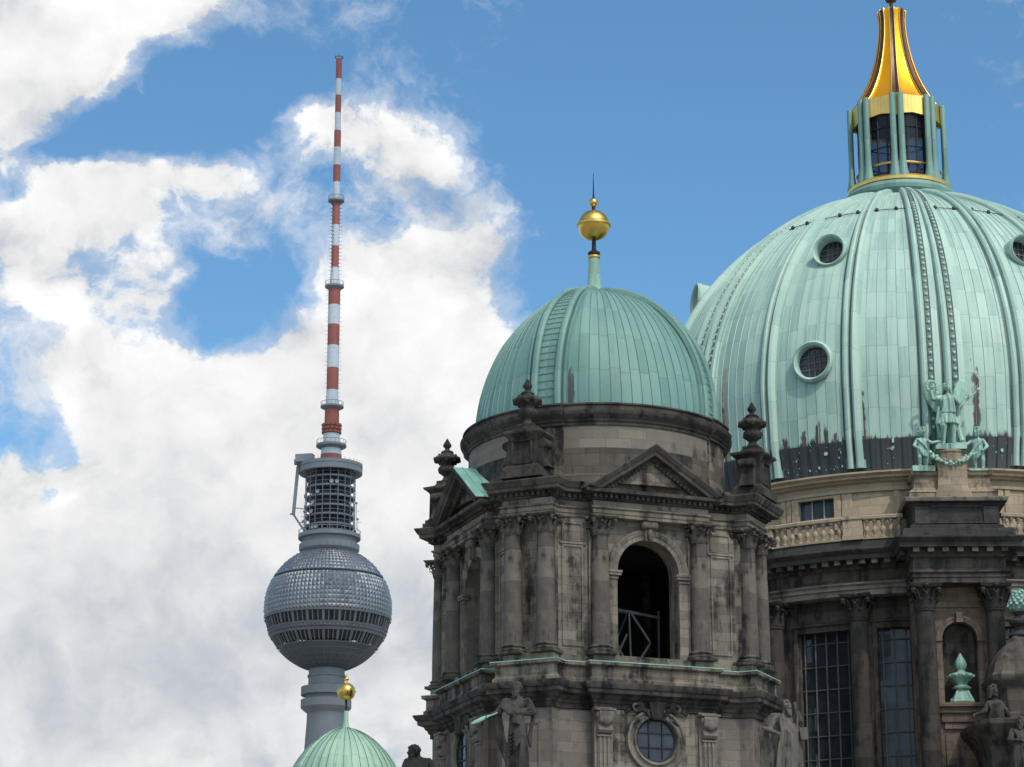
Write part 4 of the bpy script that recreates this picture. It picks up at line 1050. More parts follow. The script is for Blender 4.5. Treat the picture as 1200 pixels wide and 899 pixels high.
# arch mouldings, jambs, keystones, panels, pilasters
for k in (0, 1, 3):
    b = MB(); b.M = rot4(k)
    archivolt(b, 0, 2.0, 2.62, 34.08, -8.02, .28)
    for s in (-1, 1):
        b.box((s * 2.33, -8.06, 31.3), (.62, .22, 5.0)); b.box((s * 2.28, -8.1, 33.84), (.92, .5, .14)); b.box((s * 2.28, -8.1, 34.0), (1.02, .6, .14)); b.box((s * 2.33, -8.09, 33.62), (.7, .3, .12))
        b.box((s * 2.33, -8.07, 29.0), (.72, .3, .5))
    fr = b.build('arch_moulding', 'pale_stone', tw)
    b = MB(); b.M = rot4(k)
    b.loft([[(x * w_, -8.02 - d, z) for x, d in ((-1, 0), (-1, .42), (1, .42), (1, 0))] for w_, z, in ((.24, 35.95), (.32, 36.85))], True, True, True)
    b.tube([(-.42, -8.5, 36.88), (.42, -8.5, 36.88)], .17, 10); b.ell((-.40, -8.5, 36.88), (.16, .24, .24)); b.ell((.40, -8.5, 36.88), (.16, .24, .24))
    b.box((0, -8.4, 37.06), (.95, .5, .12)); b.ell((0, -8.5, 36.3), (.18, .2, .4))
    b.build('keystone', 'pale_stone', fr, 40)
    for s in (-1, 1):
        b = MB(); b.M = rot4(k); cx = s * 4.86
        for (zlo, zhi) in ((29.4, 35.4), (35.75, 36.8)):
            for x in (cx - .62, cx + .62): b.box((x, -8.05, (zlo + zhi) / 2), (.12, .1, zhi - zlo))
            b.box((cx, -8.05, zlo), (1.36, .1, .12)); b.box((cx, -8.05, zhi), (1.36, .1, .12))
        b.box((s * 3.24, -8.1, 32.9), (1.25, .24, 7.6))
        b.box((cx, -8.06, 35.57), (1.7, .16, .14))
        b.build('wall_panel', 'pale_stone', tw, 0)
for k in range(4):
    b = MB(); b.M = rot4(k) @ Matrix.Rotation(R(45), 4, 'Z')
    for x in (-1.08, 1.08): b.box((x, -9.98, 32.9), (1.0, .16, 7.6))
    for x in (-1.63, 1.63): b.box((x * .94, -9.7, 32.9), (.1, .9, 8.1))
    b.build('corner_pilaster', 'tower_stone', tw, 0)
HB, HS, HC = .62, 6.62, 1.12
TC = column_meshes(.585, HS, HB, HC, 'tower')
for k in range(4):
    a = math.pi / 2 * k
    for x in (-3.24, 3.24):
        p = rot4(k) @ Vector((x, -8.42, 28.79)); put_column(TC, tw, p, a, HS, HB)
    for x in (-1.07, 1.07):
        p = rot4(k) @ Matrix.Rotation(R(45), 4, 'Z') @ Vector((x, -10.42, 28.79)); put_column(TC, tw, p, a + R(45), HS, HB)
# entablature
stack('architrave', 'tower_stone', [(0, 37.16), (0, 37.38), (.05, 37.39), (.05, 37.62), (.15, 37.70), (.15, 37.78), (.02, 37.80)])
stack('frieze', 'pale_stone', [(.02, 37.80), (.02, 38.14)])
b = MB()
b.loft([plan(o, z) for o, z in [(.02, 38.14), (.14, 38.2), (.16, 38.28), (.18, 38.28), (.18, 38.5), (.25, 38.52)]], True, True, True)
# dentils along every straight run of the plan
pp = plan(.18, 0)
for i in range(len(pp)):
    p, q = pp[i], pp[(i + 1) % len(pp)]; L = (q - p).length
    if L < .35: continue
    t = (q - p).normalized(); n_ = Vector((t.y, -t.x, 0)); cnt = max(1, int(L / .34))
    m3 = Matrix((t, n_, Vector((0, 0, 1)))).transposed()
    for j in range(cnt):
        c = p + t * (L * (j + .5) / cnt) + n_ * .10; b.box((c.x, c.y, 38.385), (.19, .20, .21), m3)
b.build('dentil_band', 'tower_trim', tw, 30)
RC = [(.25, 38.5, 0), (.72, 38.54, 0), (.74, 38.74, 0), (.80, 38.76, 1), (.92, 38.98, 1), (.98, 39.08, 1), (.98, 39.16, 1), (.3, 39.3, 1), (-.5, 39.36, 1)]
b = MB(); b.loft([plan(o, z, d1=None if not s else D1 - .2) for o, z, s in RC], True, True, True); b.build('cornice', 'tower_trim', tw, 30)
# gables
for k in range(4):
    hw = A0 + .50; zb = 38.76; za = 41.75
    sl = math.atan2(za - zb - .12, hw); 
    b = MB(); b.M = rot4(k)
    b.prism([(-hw + .3, -D1 - .02, zb), (hw - .3, -D1 - .02, zb), (0, -D1 - .02, za - .55)], (0, 1.2, 0))
    ty = b.build('tympanum', 'tower_stone', tw, 0)
    b = MB(); b.M = rot4(k)
    for s in (-1, 1):
        # raking cornice: section (perp offset below the roof line, outward), swept from eave to ridge
        sec = [(0, -.05), (0, .99), (-.09, 1.0), (-.32, .86), (-.34, .80), (-.56, .76), (-.58, .36), (-.72, .24), (-.74, -.05)]
        nx, nz = -s * math.sin(sl) * 1, math.cos(sl)
        out = []
        for (x, z, vert) in ((s * hw, zb + .16, 0), (0, za, 1)):
            ring = []
            for pz, py in sec:
                if vert: ring.append((0, -D1 - py, z + pz / math.cos(sl)))
                else: ring.append((x - s * 0 , -D1 - py, z + pz / math.cos(sl) if True else 0))
            out.append(ring)
        # cut the foot level with the horizontal cornice
        foot = []
        for pz, py in sec:
            zz = zb - .01; zl = zb + .16 + pz / math.cos(sl)
            if zl < zz:
                dx = (zz - zl) / math.tan(sl); foot.append((s * (hw - dx), -D1 - py, zz))
            else: foot.append((s * hw, -D1 - py, zl))
        out[0] = foot
        b.loft(out, True, True, True)
        for j in range(14):
            x = s * (hw - 1.0 - (hw - 1.35) * j / 13.0); z = zb + .16 + (hw - abs(x)) * math.tan(sl) - .74 / math.cos(sl) - .09
            b.box((x, -D1 - .15, z), (.21, .26, .2), Matrix.Rotation(-s * sl, 3, 'Y').inverted())
    b.build('raking_cornice', 'tower_trim', tw, 30)
    b = MB(); b.M = rot4(k)
    for s in (-1, 1):
        x0, z0 = s * (hw + .0), zb + (.175 if k == 3 else .10); z1 = za + (.012 if k == 3 else -.06)
        for n in range(7):   # sheets with standing seams
            ya = -D1 - (.93 if k == 3 else .30) + n * .62; yb = ya + .60
            b.add([(x0, ya, z0), (0, ya, z1), (0, yb, z1), (x0, yb, z0), (x0, ya, z0 - .05), (0, ya, z1 - .05), (0, yb, z1 - .05), (x0, yb, z0 - .05)], [[0, 1, 2, 3], [0, 4, 5, 1], [3, 2, 6, 7], [0, 3, 7, 4]])
            b.bar((x0, yb + .01, z0 + .02), (0, yb + .01, z1 + .02), .05, .07)
    b.build('gable_roof', 'flashing', tw, 0)
# attic roof behind the parapet, drum, drum cornice
b = MB(); b.lathe([(9.4, 39.2), (8.2, 39.5)], 48); b.lathe([(8.36, 39.2), (8.36, 40.0), (8.2, 40.15), (8.18, 41.75)], 96, us=1); b.cur = 1; b.lathe([(8.18, 41.75), (8.16, 43.2)], 96, us=1)
b.build('drum', ['drum_stone', 'tan_stone'], tw, 30)
b = MB(); pr = [(8.1, 43.16), (8.26, 43.18), (8.26, 43.34), (8.36, 43.42), (8.38, 43.55), (8.62, 43.75), (8.7, 43.9), (8.72, 44.05), (8.5, 44.12), (8.46, 44.38), (8.56, 44.42), (8.56, 44.52), (7.6, 44.6)]
b.lathe(pr, 96)
for k in range(4): b.lathe([(r + .16, z + (.004 if i else 0)) for i, (r, z) in enumerate(pr)], 10, 45 + 90 * k - 9, 45 + 90 * k + 9)
b.build('drum_cornice', 'tower_trim', tw, 30)
for k in range(4):
    b = MB(); b.lathe([(8.0, 39.3), (8.27, 39.3), (8.27, 43.17), (8.0, 43.17)], 10, 45 + 90 * k - 9, 45 + 90 * k + 9); b.build('drum_pier', 'tower_stone', tw, 30)
# dome, slightly square on plan so the corner ribs stand out
QR, QH, QE, QZ = 7.74, 9.75, 1.0, 44.52
def qd(a, t):
    s = math.sin(t); r = QR * max(math.cos(t), 1e-3) ** QE
    return r * (1 + .045 * math.sin(2 * t) * math.cos(4 * R(a - 45)) - .006 * math.sin(2 * t)), QZ + QH * s
TT = [math.pi / 2 * .955 * i / 44 for i in range(45)]
NQ = 72
b = MB()
rings = []
for t in TT: rings.append([pol(*((lambda rz, a: (rz[0], a, rz[1]))(qd(a, t), a))) for a in [360 * i / 216 for i in range(216)]])
b.loft(rings, True, us=NQ / (2 * math.pi * QR))
for i in range(NQ):
    a = 360 * i / NQ; L = []; T_ = []; Q = []
    for t in TT[::2]:
        r, z = qd(a, t); o = pol(.025, a + 90); L.append(pol(r, a, z) - o); Q.append(pol(r, a, z) + o); T_.append(pol(r + .05, a, z + .02))
    b.loft([list(q) for q in zip(L, T_, Q)], True, True, True)
b.build('dome', 'tower_copper', tw, 40)
for k in range(4):
    b = MB(); az = 45 + 90 * k
    def at(x, h, t):
        r, z = qd(az, t); r2, z2 = qd(az, min(t + .02, math.pi / 2 * .99)); dr, dz = r2 - r, z2 - z; L = math.hypot(dr, dz)
        sc = .38 + .62 * min(1, r / 6.0)
        return pol(1, az) * (r + dz / L * h) + Vector((0, 0, z - dr / L * h)) + pol(x * sc, az + 90)
    for s in (-1, 1):
        b.loft([[at(s * .78 + x, h, t) for x, h in ((-.24, -.2), (-.24, .14), (-.12, .26), (.06, .27), (.2, .16), (.24, -.2))] for t in TT], True, True, True)
        b.loft([[at(s * 1.22 + x, h, t) for x, h in ((-.08, -.1), (-.05, .09), (.05, .09), (.08, -.1))] for t in TT], True, True, True)
    for j in range(26):
        t = .03 + j * .052; 
        if t > TT[-1]: break
        b.bar(at(-.6, .03, t), at(.6, .03, t), .035, .05)
    b.build('rib', 'tower_copper', tw, 35)
zt_ = qd(0, TT[-1])[1]
b = MB(); b.lathe([(1.0, zt_ - .15), (1.02, zt_), (.95, zt_ + .1), (.7, zt_ + .18), (.55, zt_ + .3), (.46, zt_ + .55), (.40, zt_ + 1.1), (.36, 56.6), (.34, 56.75)], 32, cap1=True)
fin = b.build('finial', 'small_copper', tw)
b = MB(); b.lathe([(.36, 56.7), (.41, 56.75), (.41, 56.88), (.36, 56.92)], 24); b.ell((0, 0, 60.62), (.30, .30, .30), 20, 12); b.build('gold_bead', 'gold', fin)
b = MB(); b.lathe([(.28, 56.92), (.40, 57.0), (.40, 57.12), (.28, 57.2), (.15, 57.3), (.13, 58.1)], 20); b.lathe([(.12, 59.9), (.12, 60.4)], 12); b.tube([(0, 0, 60.8), (0, 0, 61.3), (0, 0, 62.7)], [.09, .05, .02], 8); b.build('spike', 'iron', fin)
b = MB()
b.lathe([(.05, 57.95)] + [(1.03 * math.cos(R(a)), 59.0 + 1.03 * math.sin(R(a))) for a in range(-84, -4, 8)] + [(1.05, 58.93), (1.12, 58.95), (1.12, 59.1), (1.05, 59.12)] + [(1.03 * math.cos(R(a)), 59.03 + 1.03 * math.sin(R(a))) for a in range(6, 88, 8)] + [(.05, 60.06)], 48)
b.build('orb', 'gold', fin, 50)
# lower storey: pilaster consoles, oculus windows with scroll crests, corner panels
for k in range(4):
    b = MB(); b.M = rot4(k)
    b.box((0, -D1 - .02, 20.4), (5.6, .1, 10.3)); wl = b.build('window_bay', 'pale_stone', tw, 0)
    b = MB(); b.M = rot4(k)
    zc = 23.85
    b2 = Matrix.Translation((0, -D1 - .06, zc)) @ Matrix.Rotation(R(90), 4, 'X')
    b.M = rot4(k) @ b2
    b.lathe([(1.30, -.04), (1.30, .26), (1.36, .34), (1.46, .36), (1.52, .22), (1.66, .20), (1.72, .30), (1.86, .28), (1.92, .12), (1.92, -.04)], 56)
    oc = b.build('round_window', 'pale_stone', tw)
    b = MB(); b.M = rot4(k) @ b2; b.lathe([(1.32, .02), (.01, .02)], 40); b.build('pane', 'blue_glass', oc)
    b = MB(); b.M = rot4(k) @ b2
    for x in (-.43, .43): b.box((x, 0, .06), (.07, 2.5, .07)); b.box((0, x, .06), (2.5, .07, .07))
    b.tube([(1.22 * math.cos(t), 1.22 * math.sin(t), .06) for t in [2 * math.pi * i / 40 for i in range(41)]], .05, 5)
    b.build('window_bar', 'iron', oc, 0)
    b = MB(); b.M = rot4(k)
    b.loft([[(x * w_, -D1 - .1 - d, z) for x, d in ((-1, 0), (-1, q), (-.5, q + .12), (.5, q + .12), (1, q), (1, 0))] for w_, z, q in ((.30, 25.0, .45), (.36, 25.3, .42), (.44, 25.7, .40), (.54, 26.05, .5))], True, True, True)
    for s in (-1, 1):
        b.tube([(s * (.45 + .4 * j / 6), -D1 - .35, 25.15 + .45 * math.sin(math.pi * .6 * j / 6)) for j in range(7)], .13, 7)
        sp_ = [(s * (1.25 + .42 * math.cos(q) * (1 - q / 16)), -D1 - .35, 25.75 + .34 * math.sin(q) * (1 - q / 16)) for q in [j * .42 for j in range(28)]]
        b.tube([(s * .75, -D1 - .35, 25.5)] + sp_[4:], [.13] * 6 + [.10] * (len(sp_) - 9), 7)
        b.tube([(s * 1.65, -D1 - .3, 25.6), (s * 1.95, -D1 - .28, 25.4), (s * 2.1, -D1 - .26, 25.6)], [.12, .09, .05], 7)
        b.tube([(s * .5, -D1 - .2, 25.0), (s * 1.2, -D1 - .3, 24.95), (s * 1.75, -D1 - .25, 24.6)], [.08, .10, .04], 7)
    b.build('scroll_crest', 'tower_trim', oc, 50)
    for s in (-1, 1):
        b = MB(); b.M = rot4(k)
        cx = s * 3.35
        b.box((cx, -D1 - .08, 18), (1.15, .3, 15.3)); b.box((cx, -D1 - .16, 19), (.78, .3, 10.9))
        b.box((cx, -D1 - .35, 25.45), (1.25, .8, .12))
        rr_ = [(x, -D1 - .25 - q, z) for x, q, z in ((0, 0, 25.4), (0, .5, 25.35), (0, .56, 25.1), (0, .45, 24.85), (0, .25, 24.6), (0, .35, 24.4), (0, .42, 24.25), (0, .3, 24.1), (0, 0, 24.05))]
        b.loft([[(cx + x, p[1], p[2]) for p in rr_] for x in (-.45, .45)], True, True, True)
        b.ell((cx, -D1 - .72, 24.85), (.3, .16, .32)); b.ell((cx - .3, -D1 - .66, 24.9), (.16, .14, .26)); b.ell((cx + .3, -D1 - .66, 24.9), (.16, .14, .26))
        for x in (-.48, .48): b.ell((cx + x, -D1 - .5, 25.12), (.1, .22, .22))
        for x in (-.26, 0, .26): b.box((cx + x, -D1 - .33, 22.4), (.14, .1, 3.1))
        b.box((cx, -D1 - .2, 23.95), (.95, .5, .1)); b.box((cx, -D1 - .16, 20.7), (.95, .4, .12))
        b.build('console', 'rose_stone', tw, 40)
    b = MB(); b.M = rot4(k) @ Matrix.Rotation(R(45), 4, 'Z')
    for x in (-.8, .8): b.box((x, -DC_ - .03, 21.5), (.12, .12, 6.4))
    b.box((0, -DC_ - .03, 24.7), (1.7, .12, .12))
    b.build('wall_panel', 'rose_stone', tw, 0)

# corner pedestals of the upper stage (part of the tower) and the urns that stand on them
ped = MB()
ped.box((0, 0, .22), (2.7, 2.2, .44)); ped.box((0, 0, .55), (2.45, 1.95, .25))
ped.loft([[(x * w_, y * d_, z) for x, y in ((-1, -1), (1, -1), (1, 1), (-1, 1))] for w_, d_, z in ((1.15, .95, .66), (.98, .8, .82), (.95, .78, 2.45), (1.0, .83, 2.55), (1.08, .9, 2.62), (1.3, 1.08, 2.76), (1.32, 1.1, 2.88), (.8, .7, 3.05), (.62, .6, 3.12), (.5, .5, 3.3))], True, True, True)
for x in (-.62, .62): ped.box((x, -.82, 1.6), (.1, .1, 1.45))
ped.box((0, -.82, .92), (1.34, .1, .1)); ped.box((0, -.82, 2.3), (1.34, .1, .1))
for s in (-1, 1):
    ped.loft([[(s * (.9 + q), y, z) for q, z in ((0, 2.4), (.35, 2.45), (.45, 2.2), (.3, 1.75), (.28, 1.3), (.55, .85), (.7, .66), (0, .66))] for y in (-.45, .45)], True, True, True)
    ped.tube([(s * 1.22, -.5, 2.15), (s * 1.22, .5, 2.15)], .26, 12)
ped_me = ped.mesh('pedestal', 'tower_trim', 35)
urn = MB()
urn.loft([[(x * .52, y * .52, z) for x, y in ((-1, -1), (1, -1), (1, 1), (-1, 1))] for z in (0, .14)], True, True, True)
urn.lathe([(.42, .14), (.36, .24), (.26, .38), (.24, .5), (.34, .58), (.52, .72), (.60, .9), (.57, 1.08), (.46, 1.2), (.44, 1.28), (.62, 1.4), (.80, 1.52), (.86, 1.66), (.80, 1.78), (.60, 1.92), (.42, 2.0), (.40, 2.06), (.44, 2.1), (.36, 2.2), (.22, 2.26), (.15, 2.34), (.16, 2.42), (.27, 2.52), (.28, 2.64), (.16, 2.84), (.06, 3.02), (.02, 3.08)], 32)
for i in range(8):
    a = i * 45; urn.ell(pol(.80, a, 1.62), (.17, .17, .15), 8, 6); urn.ell(pol(.70, a + 22, 1.5), (.13, .13, .13), 8, 6); urn.ell(pol(.55, a, .9), (.09, .09, .16), 6, 5); urn.ell(pol(.58, a + 10, 1.9), (.1, .1, .09), 6, 5)
urn_me = urn.mesh('stone_urn', 'black_stone' if False else 'tower_trim', 45)
ulabels = {3: 'carved stone urn on the near corner pedestal, in front of the green tower dome', 0: 'carved stone urn on the right corner pedestal, in front of the big pale dome',
           2: 'carved stone urn behind the left gable, showing only its pointed top against cloud', 1: 'carved stone urn on the far corner behind the tower dome'}
for k in (0, 2, 3):
    p = rot4(k) @ Matrix.Rotation(R(45), 4, 'Z') @ Vector((0, -DC_ + .1, 39.3)); rz = math.pi / 2 * k + R(45)
    place(ped_me, 'pedestal', tw, p, rz)
    wp = Matrix.Translation((TWX, TWY, 0)) @ Matrix.Rotation(R(AL), 4, 'Z') @ (p + Vector((0, 0, 3.3)))
    o = place(urn_me, 'stone_urn', None, wp, rz + R(AL)); tag(o, ulabels[k], 'urn', 'stone urns on the tower corners')

# ================================================================== far corner tower with its small dome
FX, FY = -13.9, 215.0
ft = thing('corner_turret', 'farther small bright green copper dome with gilded ball, before the television tower shaft', 'tower', (FX, FY, 0))
b = MB(); b.lathe([(6.2, 0), (6.2, 25.5), (6.6, 25.8), (6.6, 26.4), (5.4, 26.6), (5.3, 27.2), (5.5, 27.4), (5.5, 27.6), (5.0, 27.7)], 48); b.build('drum', 'tower_stone', ft)
b = MB(); SPR, SPH, SPZ = 5.1, 6.55, 27.65
t_ = [math.pi / 2 * .965 * i / 30 for i in range(31)]
pr = [(SPR * math.cos(t) ** 1.27, SPZ + SPH * math.sin(t)) for t in t_]
b.lathe(pr, 120, us=40 / (2 * math.pi * SPR))
b.build('dome', 'small_copper', ft)
b = MB()
for i in range(40):
    a = i * 9 - 7; w_ = .10 if i % 5 == 0 else .022; h_ = .09 if i % 5 == 0 else .05
    o = pol(1, a + 90)
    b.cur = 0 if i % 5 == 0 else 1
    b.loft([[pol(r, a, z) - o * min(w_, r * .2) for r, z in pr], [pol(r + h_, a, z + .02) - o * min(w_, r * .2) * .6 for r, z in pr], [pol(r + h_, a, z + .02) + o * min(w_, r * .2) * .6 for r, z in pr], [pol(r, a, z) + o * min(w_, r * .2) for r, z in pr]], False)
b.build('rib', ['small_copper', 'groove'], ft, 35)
zq = pr[-1][1]
b = MB(); b.lathe([(.4, zq - .1), (.28, zq + .15), (.21, zq + .6), (.19, zq + 1.35), (.17, zq + 1.4)], 20, cap1=True); ff = b.build('finial', 'small_copper', ft)
b = MB(); b.lathe([(.1, zq + 1.4), (.1, 36.6)], 10); b.build('spike', 'iron', ff)
b = MB(); b.ell((0, 0, 37.2), (.76, .76, .76), 40, 24); b.lathe([(.75, 37.16), (.83, 37.17), (.83, 37.23), (.75, 37.24)], 40); b.ell((0, 0, 38.28), (.19, .19, .19), 16, 10); b.lathe([(.06, 37.9), (.06, 38.2)], 10); b.tube([(0, 0, 38.4), (0, 0, 38.75)], [.05, .02], 6); b.build('orb', 'gold', ff, 50)

# ================================================================== statues: one continuous sculpted surface each
def sculpt(name, mb, mat, voxel, loc, rz=0.0, scale=1.0, rough=.03, nscale=3.0, parent=None, drape=.07):
    for i, p in enumerate(mb.v):
        n = noise.noise_vector(p * nscale) * rough + noise.noise_vector(p * nscale * 3.1) * rough * .5
        f_ = noise.noise(Vector((p.x * 6.5, p.y * 6.5, p.z * 1.1 + 3))) * drape
        rad = Vector((p.x, p.y, 0)); rad = rad.normalized() if rad.length > .05 else Vector()
        mb.v[i] = p + n + rad * f_
    me = mb.mesh(name + '_raw', mat, 0)
    tmp = bpy.data.objects.new('sculpt_tmp', me); col.objects.link(tmp)
    md = tmp.modifiers.new('remesh', 'REMESH'); md.mode = 'VOXEL'; md.voxel_size = voxel; md.use_smooth_shade = True
    sm = tmp.modifiers.new('smooth', 'SMOOTH'); sm.iterations = 1; sm.factor = .3
    dg = bpy.context.evaluated_depsgraph_get(); dg.update()
    out = bpy.data.meshes.new_from_object(tmp.evaluated_get(dg)); out.name = name
    bpy.data.objects.remove(tmp); bpy.data.meshes.remove(me)
    out.materials.clear(); out.materials.append(M[mat])
    out.polygons.foreach_set('use_smooth', [True] * len(out.polygons))
    uvl = out.uv_layers.new(name='UVMap') if not out.uv_layers else out.uv_layers[0]
    for l in out.loops:
        c = out.vertices[l.vertex_index].co; uvl.data[l.index].uv = (c.x + c.y * .3, c.z)
    o = bpy.data.objects.new(name, out); col.objects.link(o); o.parent = parent
    o.location = loc; o.rotation_euler = (0, 0, rz); o.scale = (scale,) * 3
    return o
V = Vector
def head(b, c, r, yaw=0.0, hair='short', beard=False):
    """c: centre of the skull; the face looks along -Y turned by yaw (degrees, + to the right)"""
    c = V(c); m3 = Matrix.Rotation(R(yaw), 3, 'Z'); q = lambda x, y, z: c + m3 @ V((x * r, y * r, z * r))
    b.ell(q(0, .05, .12), (r * .80, r * .95, r * .92), 14, 10, m3); b.ell(q(0, -.30, -.42), (r * .56, r * .58, r * .62), 12, 9, m3)
    b.cap(q(0, -.90, .12), q(0, -1.08, -.20), r * .10, r * .16, 7)           # nose
    b.ell(q(0, -.78, .26), (r * .56, r * .16, r * .12), 10, 6, m3)           # brow
    b.ell(q(-.30, -.72, -.12), (r * .2, r * .2, r * .16), 8, 6); b.ell(q(.30, -.72, -.12), (r * .2, r * .2, r * .16), 8, 6)   # cheeks
    b.ell(q(0, -.84, -.50), (r * .26, r * .13, r * .07), 8, 5); b.ell(q(0, -.80, -.62), (r * .22, r * .13, r * .08), 8, 5)    # lips
    b.ell(q(0, -.72, -.86), (r * .24, r * .2, r * .18), 8, 6)                # chin
    for s in (-1, 1): b.ell(q(s * .80, .05, -.05), (r * .12, r * .2, r * .28), 8, 6, m3)
    rg = random.Random(int(c.x * 100) + 7)
    for k in range(46):
        a = rg.uniform(0, 360); e = rg.uniform(-5, 88); p = pol(math.cos(R(e)) * .98, a, math.sin(R(e)) * .98 + .15)
        if p.y < -.3 and p.z < .62: continue
        b.ell(q(p.x * .88, p.y, p.z), r * rg.uniform(.16, .26), 7, 5)
    if hair == 'long':
        for k in range(22):
            a = rg.uniform(60, 300); b.cap(q(math.sin(R(a)) * .8, -math.cos(R(a)) * .8 + .1, .2), q(math.sin(R(a)) * .95, -math.cos(R(a)) * .8 + .2, -1.2), r * .24, r * .16, 7)
    if beard:
        for k in range(22):
            x = rg.uniform(-.55, .55); b.cap(q(x, -.62 - .15 * (1 - abs(x)), -.62), q(x * .75, -.85, -1.15 - rg.random() * .75 * (1 - abs(x))), r * .2, r * .11, 7)
def hand(b, wrist, direc, palm_n, L, curl=.6, side=1):
    """five fingers on a palm, curled around what is held"""
    d = V(direc).normalized(); n = V(palm_n); n = (n - d * n.dot(d)).normalized(); s = d.cross(n) * side; w = V(wrist)
    b.cap(w, w + d * L * .42, L * .17, L * .2, 8)
    for k, (o, l) in enumerate(((-.17, .46), (-.06, .54), (.06, .51), (.17, .40))):
        p0 = w + d * L * .45 + s * L * o; d1 = (d * math.cos(curl) + n * math.sin(curl)).normalized(); d2 = (d * math.cos(curl * 2) + n * math.sin(curl * 2)).normalized()
        p1 = p0 + d1 * L * l * .55; p2 = p1 + d2 * L * l * .5
        b.cap(p0, p1, L * .075, L * .068, 7); b.cap(p1, p2, L * .068, L * .055, 7)
    t0 = w + d * L * .14 - s * L * .18; t1 = t0 + (d * .7 - s * .6 + n * .3).normalized() * L * .26
    b.cap(t0, t1, L * .09, L * .08, 7); b.cap(t1, t1 + (d * .6 + n * .8).normalized() * L * .22, L * .08, L * .06, 7)
def limb(b, pts, rs, seg=10):
    for i in range(len(pts) - 1): b.cap(pts[i], pts[i + 1], rs[i], rs[i + 1], seg)
def fold(b, pts, r0, r1=None, seg=7):
    pts = [V(p) for p in pts]; n = len(pts)
    # smooth the drapery line
    out = []
    for i in range(n - 1):
        for t in (0, .5): out.append(pts[i].lerp(pts[i + 1], t))
    out.append(pts[-1])
    b.tube(out, [r0 + ((r1 if r1 is not None else r0) - r0) * i / (len(out) - 1) for i in range(len(out))], seg)
def robe(b, H, foot_w=.62, knee=(.16, -.2), seed=1, n=22, sway=0.0):
    """long tunic from the waist to the feet of a figure H tall, with falling folds"""
    hz = [(.0, foot_w, .44), (.08, foot_w * .95, .42), (.25, .50, .40), (.38, .46, .37), (.5, .44, .35), (.60, .37, .29), (.64, .36, .28)]
    b.loft([[(sway * (1 - f / .64) + w_ * math.cos(2 * math.pi * k / 24) * H / 5, d_ * math.sin(2 * math.pi * k / 24) * H / 5, f * H) for k in range(24)] for f, w_, d_ in hz], True, True, True)
    rg = random.Random(seed)
    for k in range(n):
        a = 2 * math.pi * (k + rg.uniform(-.3, .3)) / n; c, s = math.cos(a), math.sin(a); pts = []
        top = rg.uniform(.42, .62); sh = rg.uniform(-.14, .14)
        for f in (top, top * .75, top * .5, top * .25, .0):
            w_ = .37 + (foot_w - .37) * (1 - f / .64) ** 1.4; d_ = .29 + .16 * (1 - f / .64)
            aa = a + sh * (1 - f / .64); pts.append((sway * (1 - f / .64) + w_ * math.cos(aa) * H / 5, d_ * math.sin(aa) * H / 5 - .01, f * H))
        fold(b, pts, .05 * H / 5, rg.uniform(.06, .11) * H / 5)
    b.cap((sway + knee[0] * H / 5, knee[1] * H / 5, .30 * H), (sway + knee[0] * H / 5 * .8, (knee[1] + .1) * H / 5, .5 * H), .2 * H / 5, .24 * H / 5)
    for s in (-1, 1): b.cap((sway + s * .2 * H / 5, -.25 * H / 5, .02 * H), (sway + s * .26 * H / 5, -.62 * H / 5, .014 * H), .12 * H / 5, .085 * H / 5)
def torso(b, H, w=.50):
    k = H / 5
    b.loft([[(x * math.cos(2 * math.pi * i / 20) * k, y * math.sin(2 * math.pi * i / 20) * k + dy * k, f * H) for i in range(20)]
            for f, x, y, dy in ((.58, .38, .29, 0), (.64, .39, .30, 0), (.70, .46, .34, -.02), (.76, .56, .36, 0), (.81, .60, .30, .04), (.835, .40, .22, .04), (.855, .2, .17, .02))], True, True, True)
    b.cap((0, .03 * k, .82 * H), (0, -.02 * k, .90 * H), .17 * k, .15 * k)

# --- robed apostle in front of the near corner of the tower
H = 5.1
b = MB(); robe(b, H, seed=3, n=24, knee=(.2, -.26)); torso(b, H)
head(b, (0, -.10, H * .937), .335, -12, 'short', True)
# right arm (viewer's left) reaches down and out with a pen, left arm bent across the body holding a book
limb(b, [(-.62, .03, 4.05), (-.98, -.28, 3.42), (-1.42, -.50, 3.22)], [.25, .20, .13]); hand(b, (-1.42, -.50, 3.22), (-1, -.2, -.2), (.1, -.5, -1), .55, .9)
limb(b, [(.62, .03, 4.05), (.92, -.30, 3.36), (.34, -.64, 3.30)], [.25, .21, .14]); hand(b, (.34, -.64, 3.30), (-1, -.15, .0), (0, 1, .2), .55, .7, -1)
b.box((.12, -.60, 3.05), (.55, .2, .72), Matrix.Rotation(R(14), 3, 'Y'))
# cloak: heavy swags over both shoulders and a diagonal wrap
rg = random.Random(6)
for k in range(9):
    x0 = -.66 + .12 * k * .5
    fold(b, [(-.60 + .06 * k, -.12 - .03 * k, 4.14 - .03 * k), (-.80 + .12 * k, -.42, 3.66 - .02 * k), (-.42 + .15 * k, -.56, 3.30 + .03 * k), (.10 + .09 * k, -.52, 3.14 + .06 * k)], .085, .10)
for k in range(7):
    fold(b, [(-.66 - .02 * k, .05 + .03 * k, 4.1), (-1.0 - .03 * k, -.1 + .05 * k, 3.5), (-.86 - .04 * k, .05, 2.7 - .12 * k), (-.62, .0, 1.5 - .15 * k)], .10, .09)
    fold(b, [(.64 + .02 * k, .05 + .03 * k, 4.1), (.98 + .02 * k, -.05 + .04 * k, 3.5), (.88, -.02, 2.85), (.66 + .02 * k, -.1, 2.0 - .1 * k)], .10, .085)
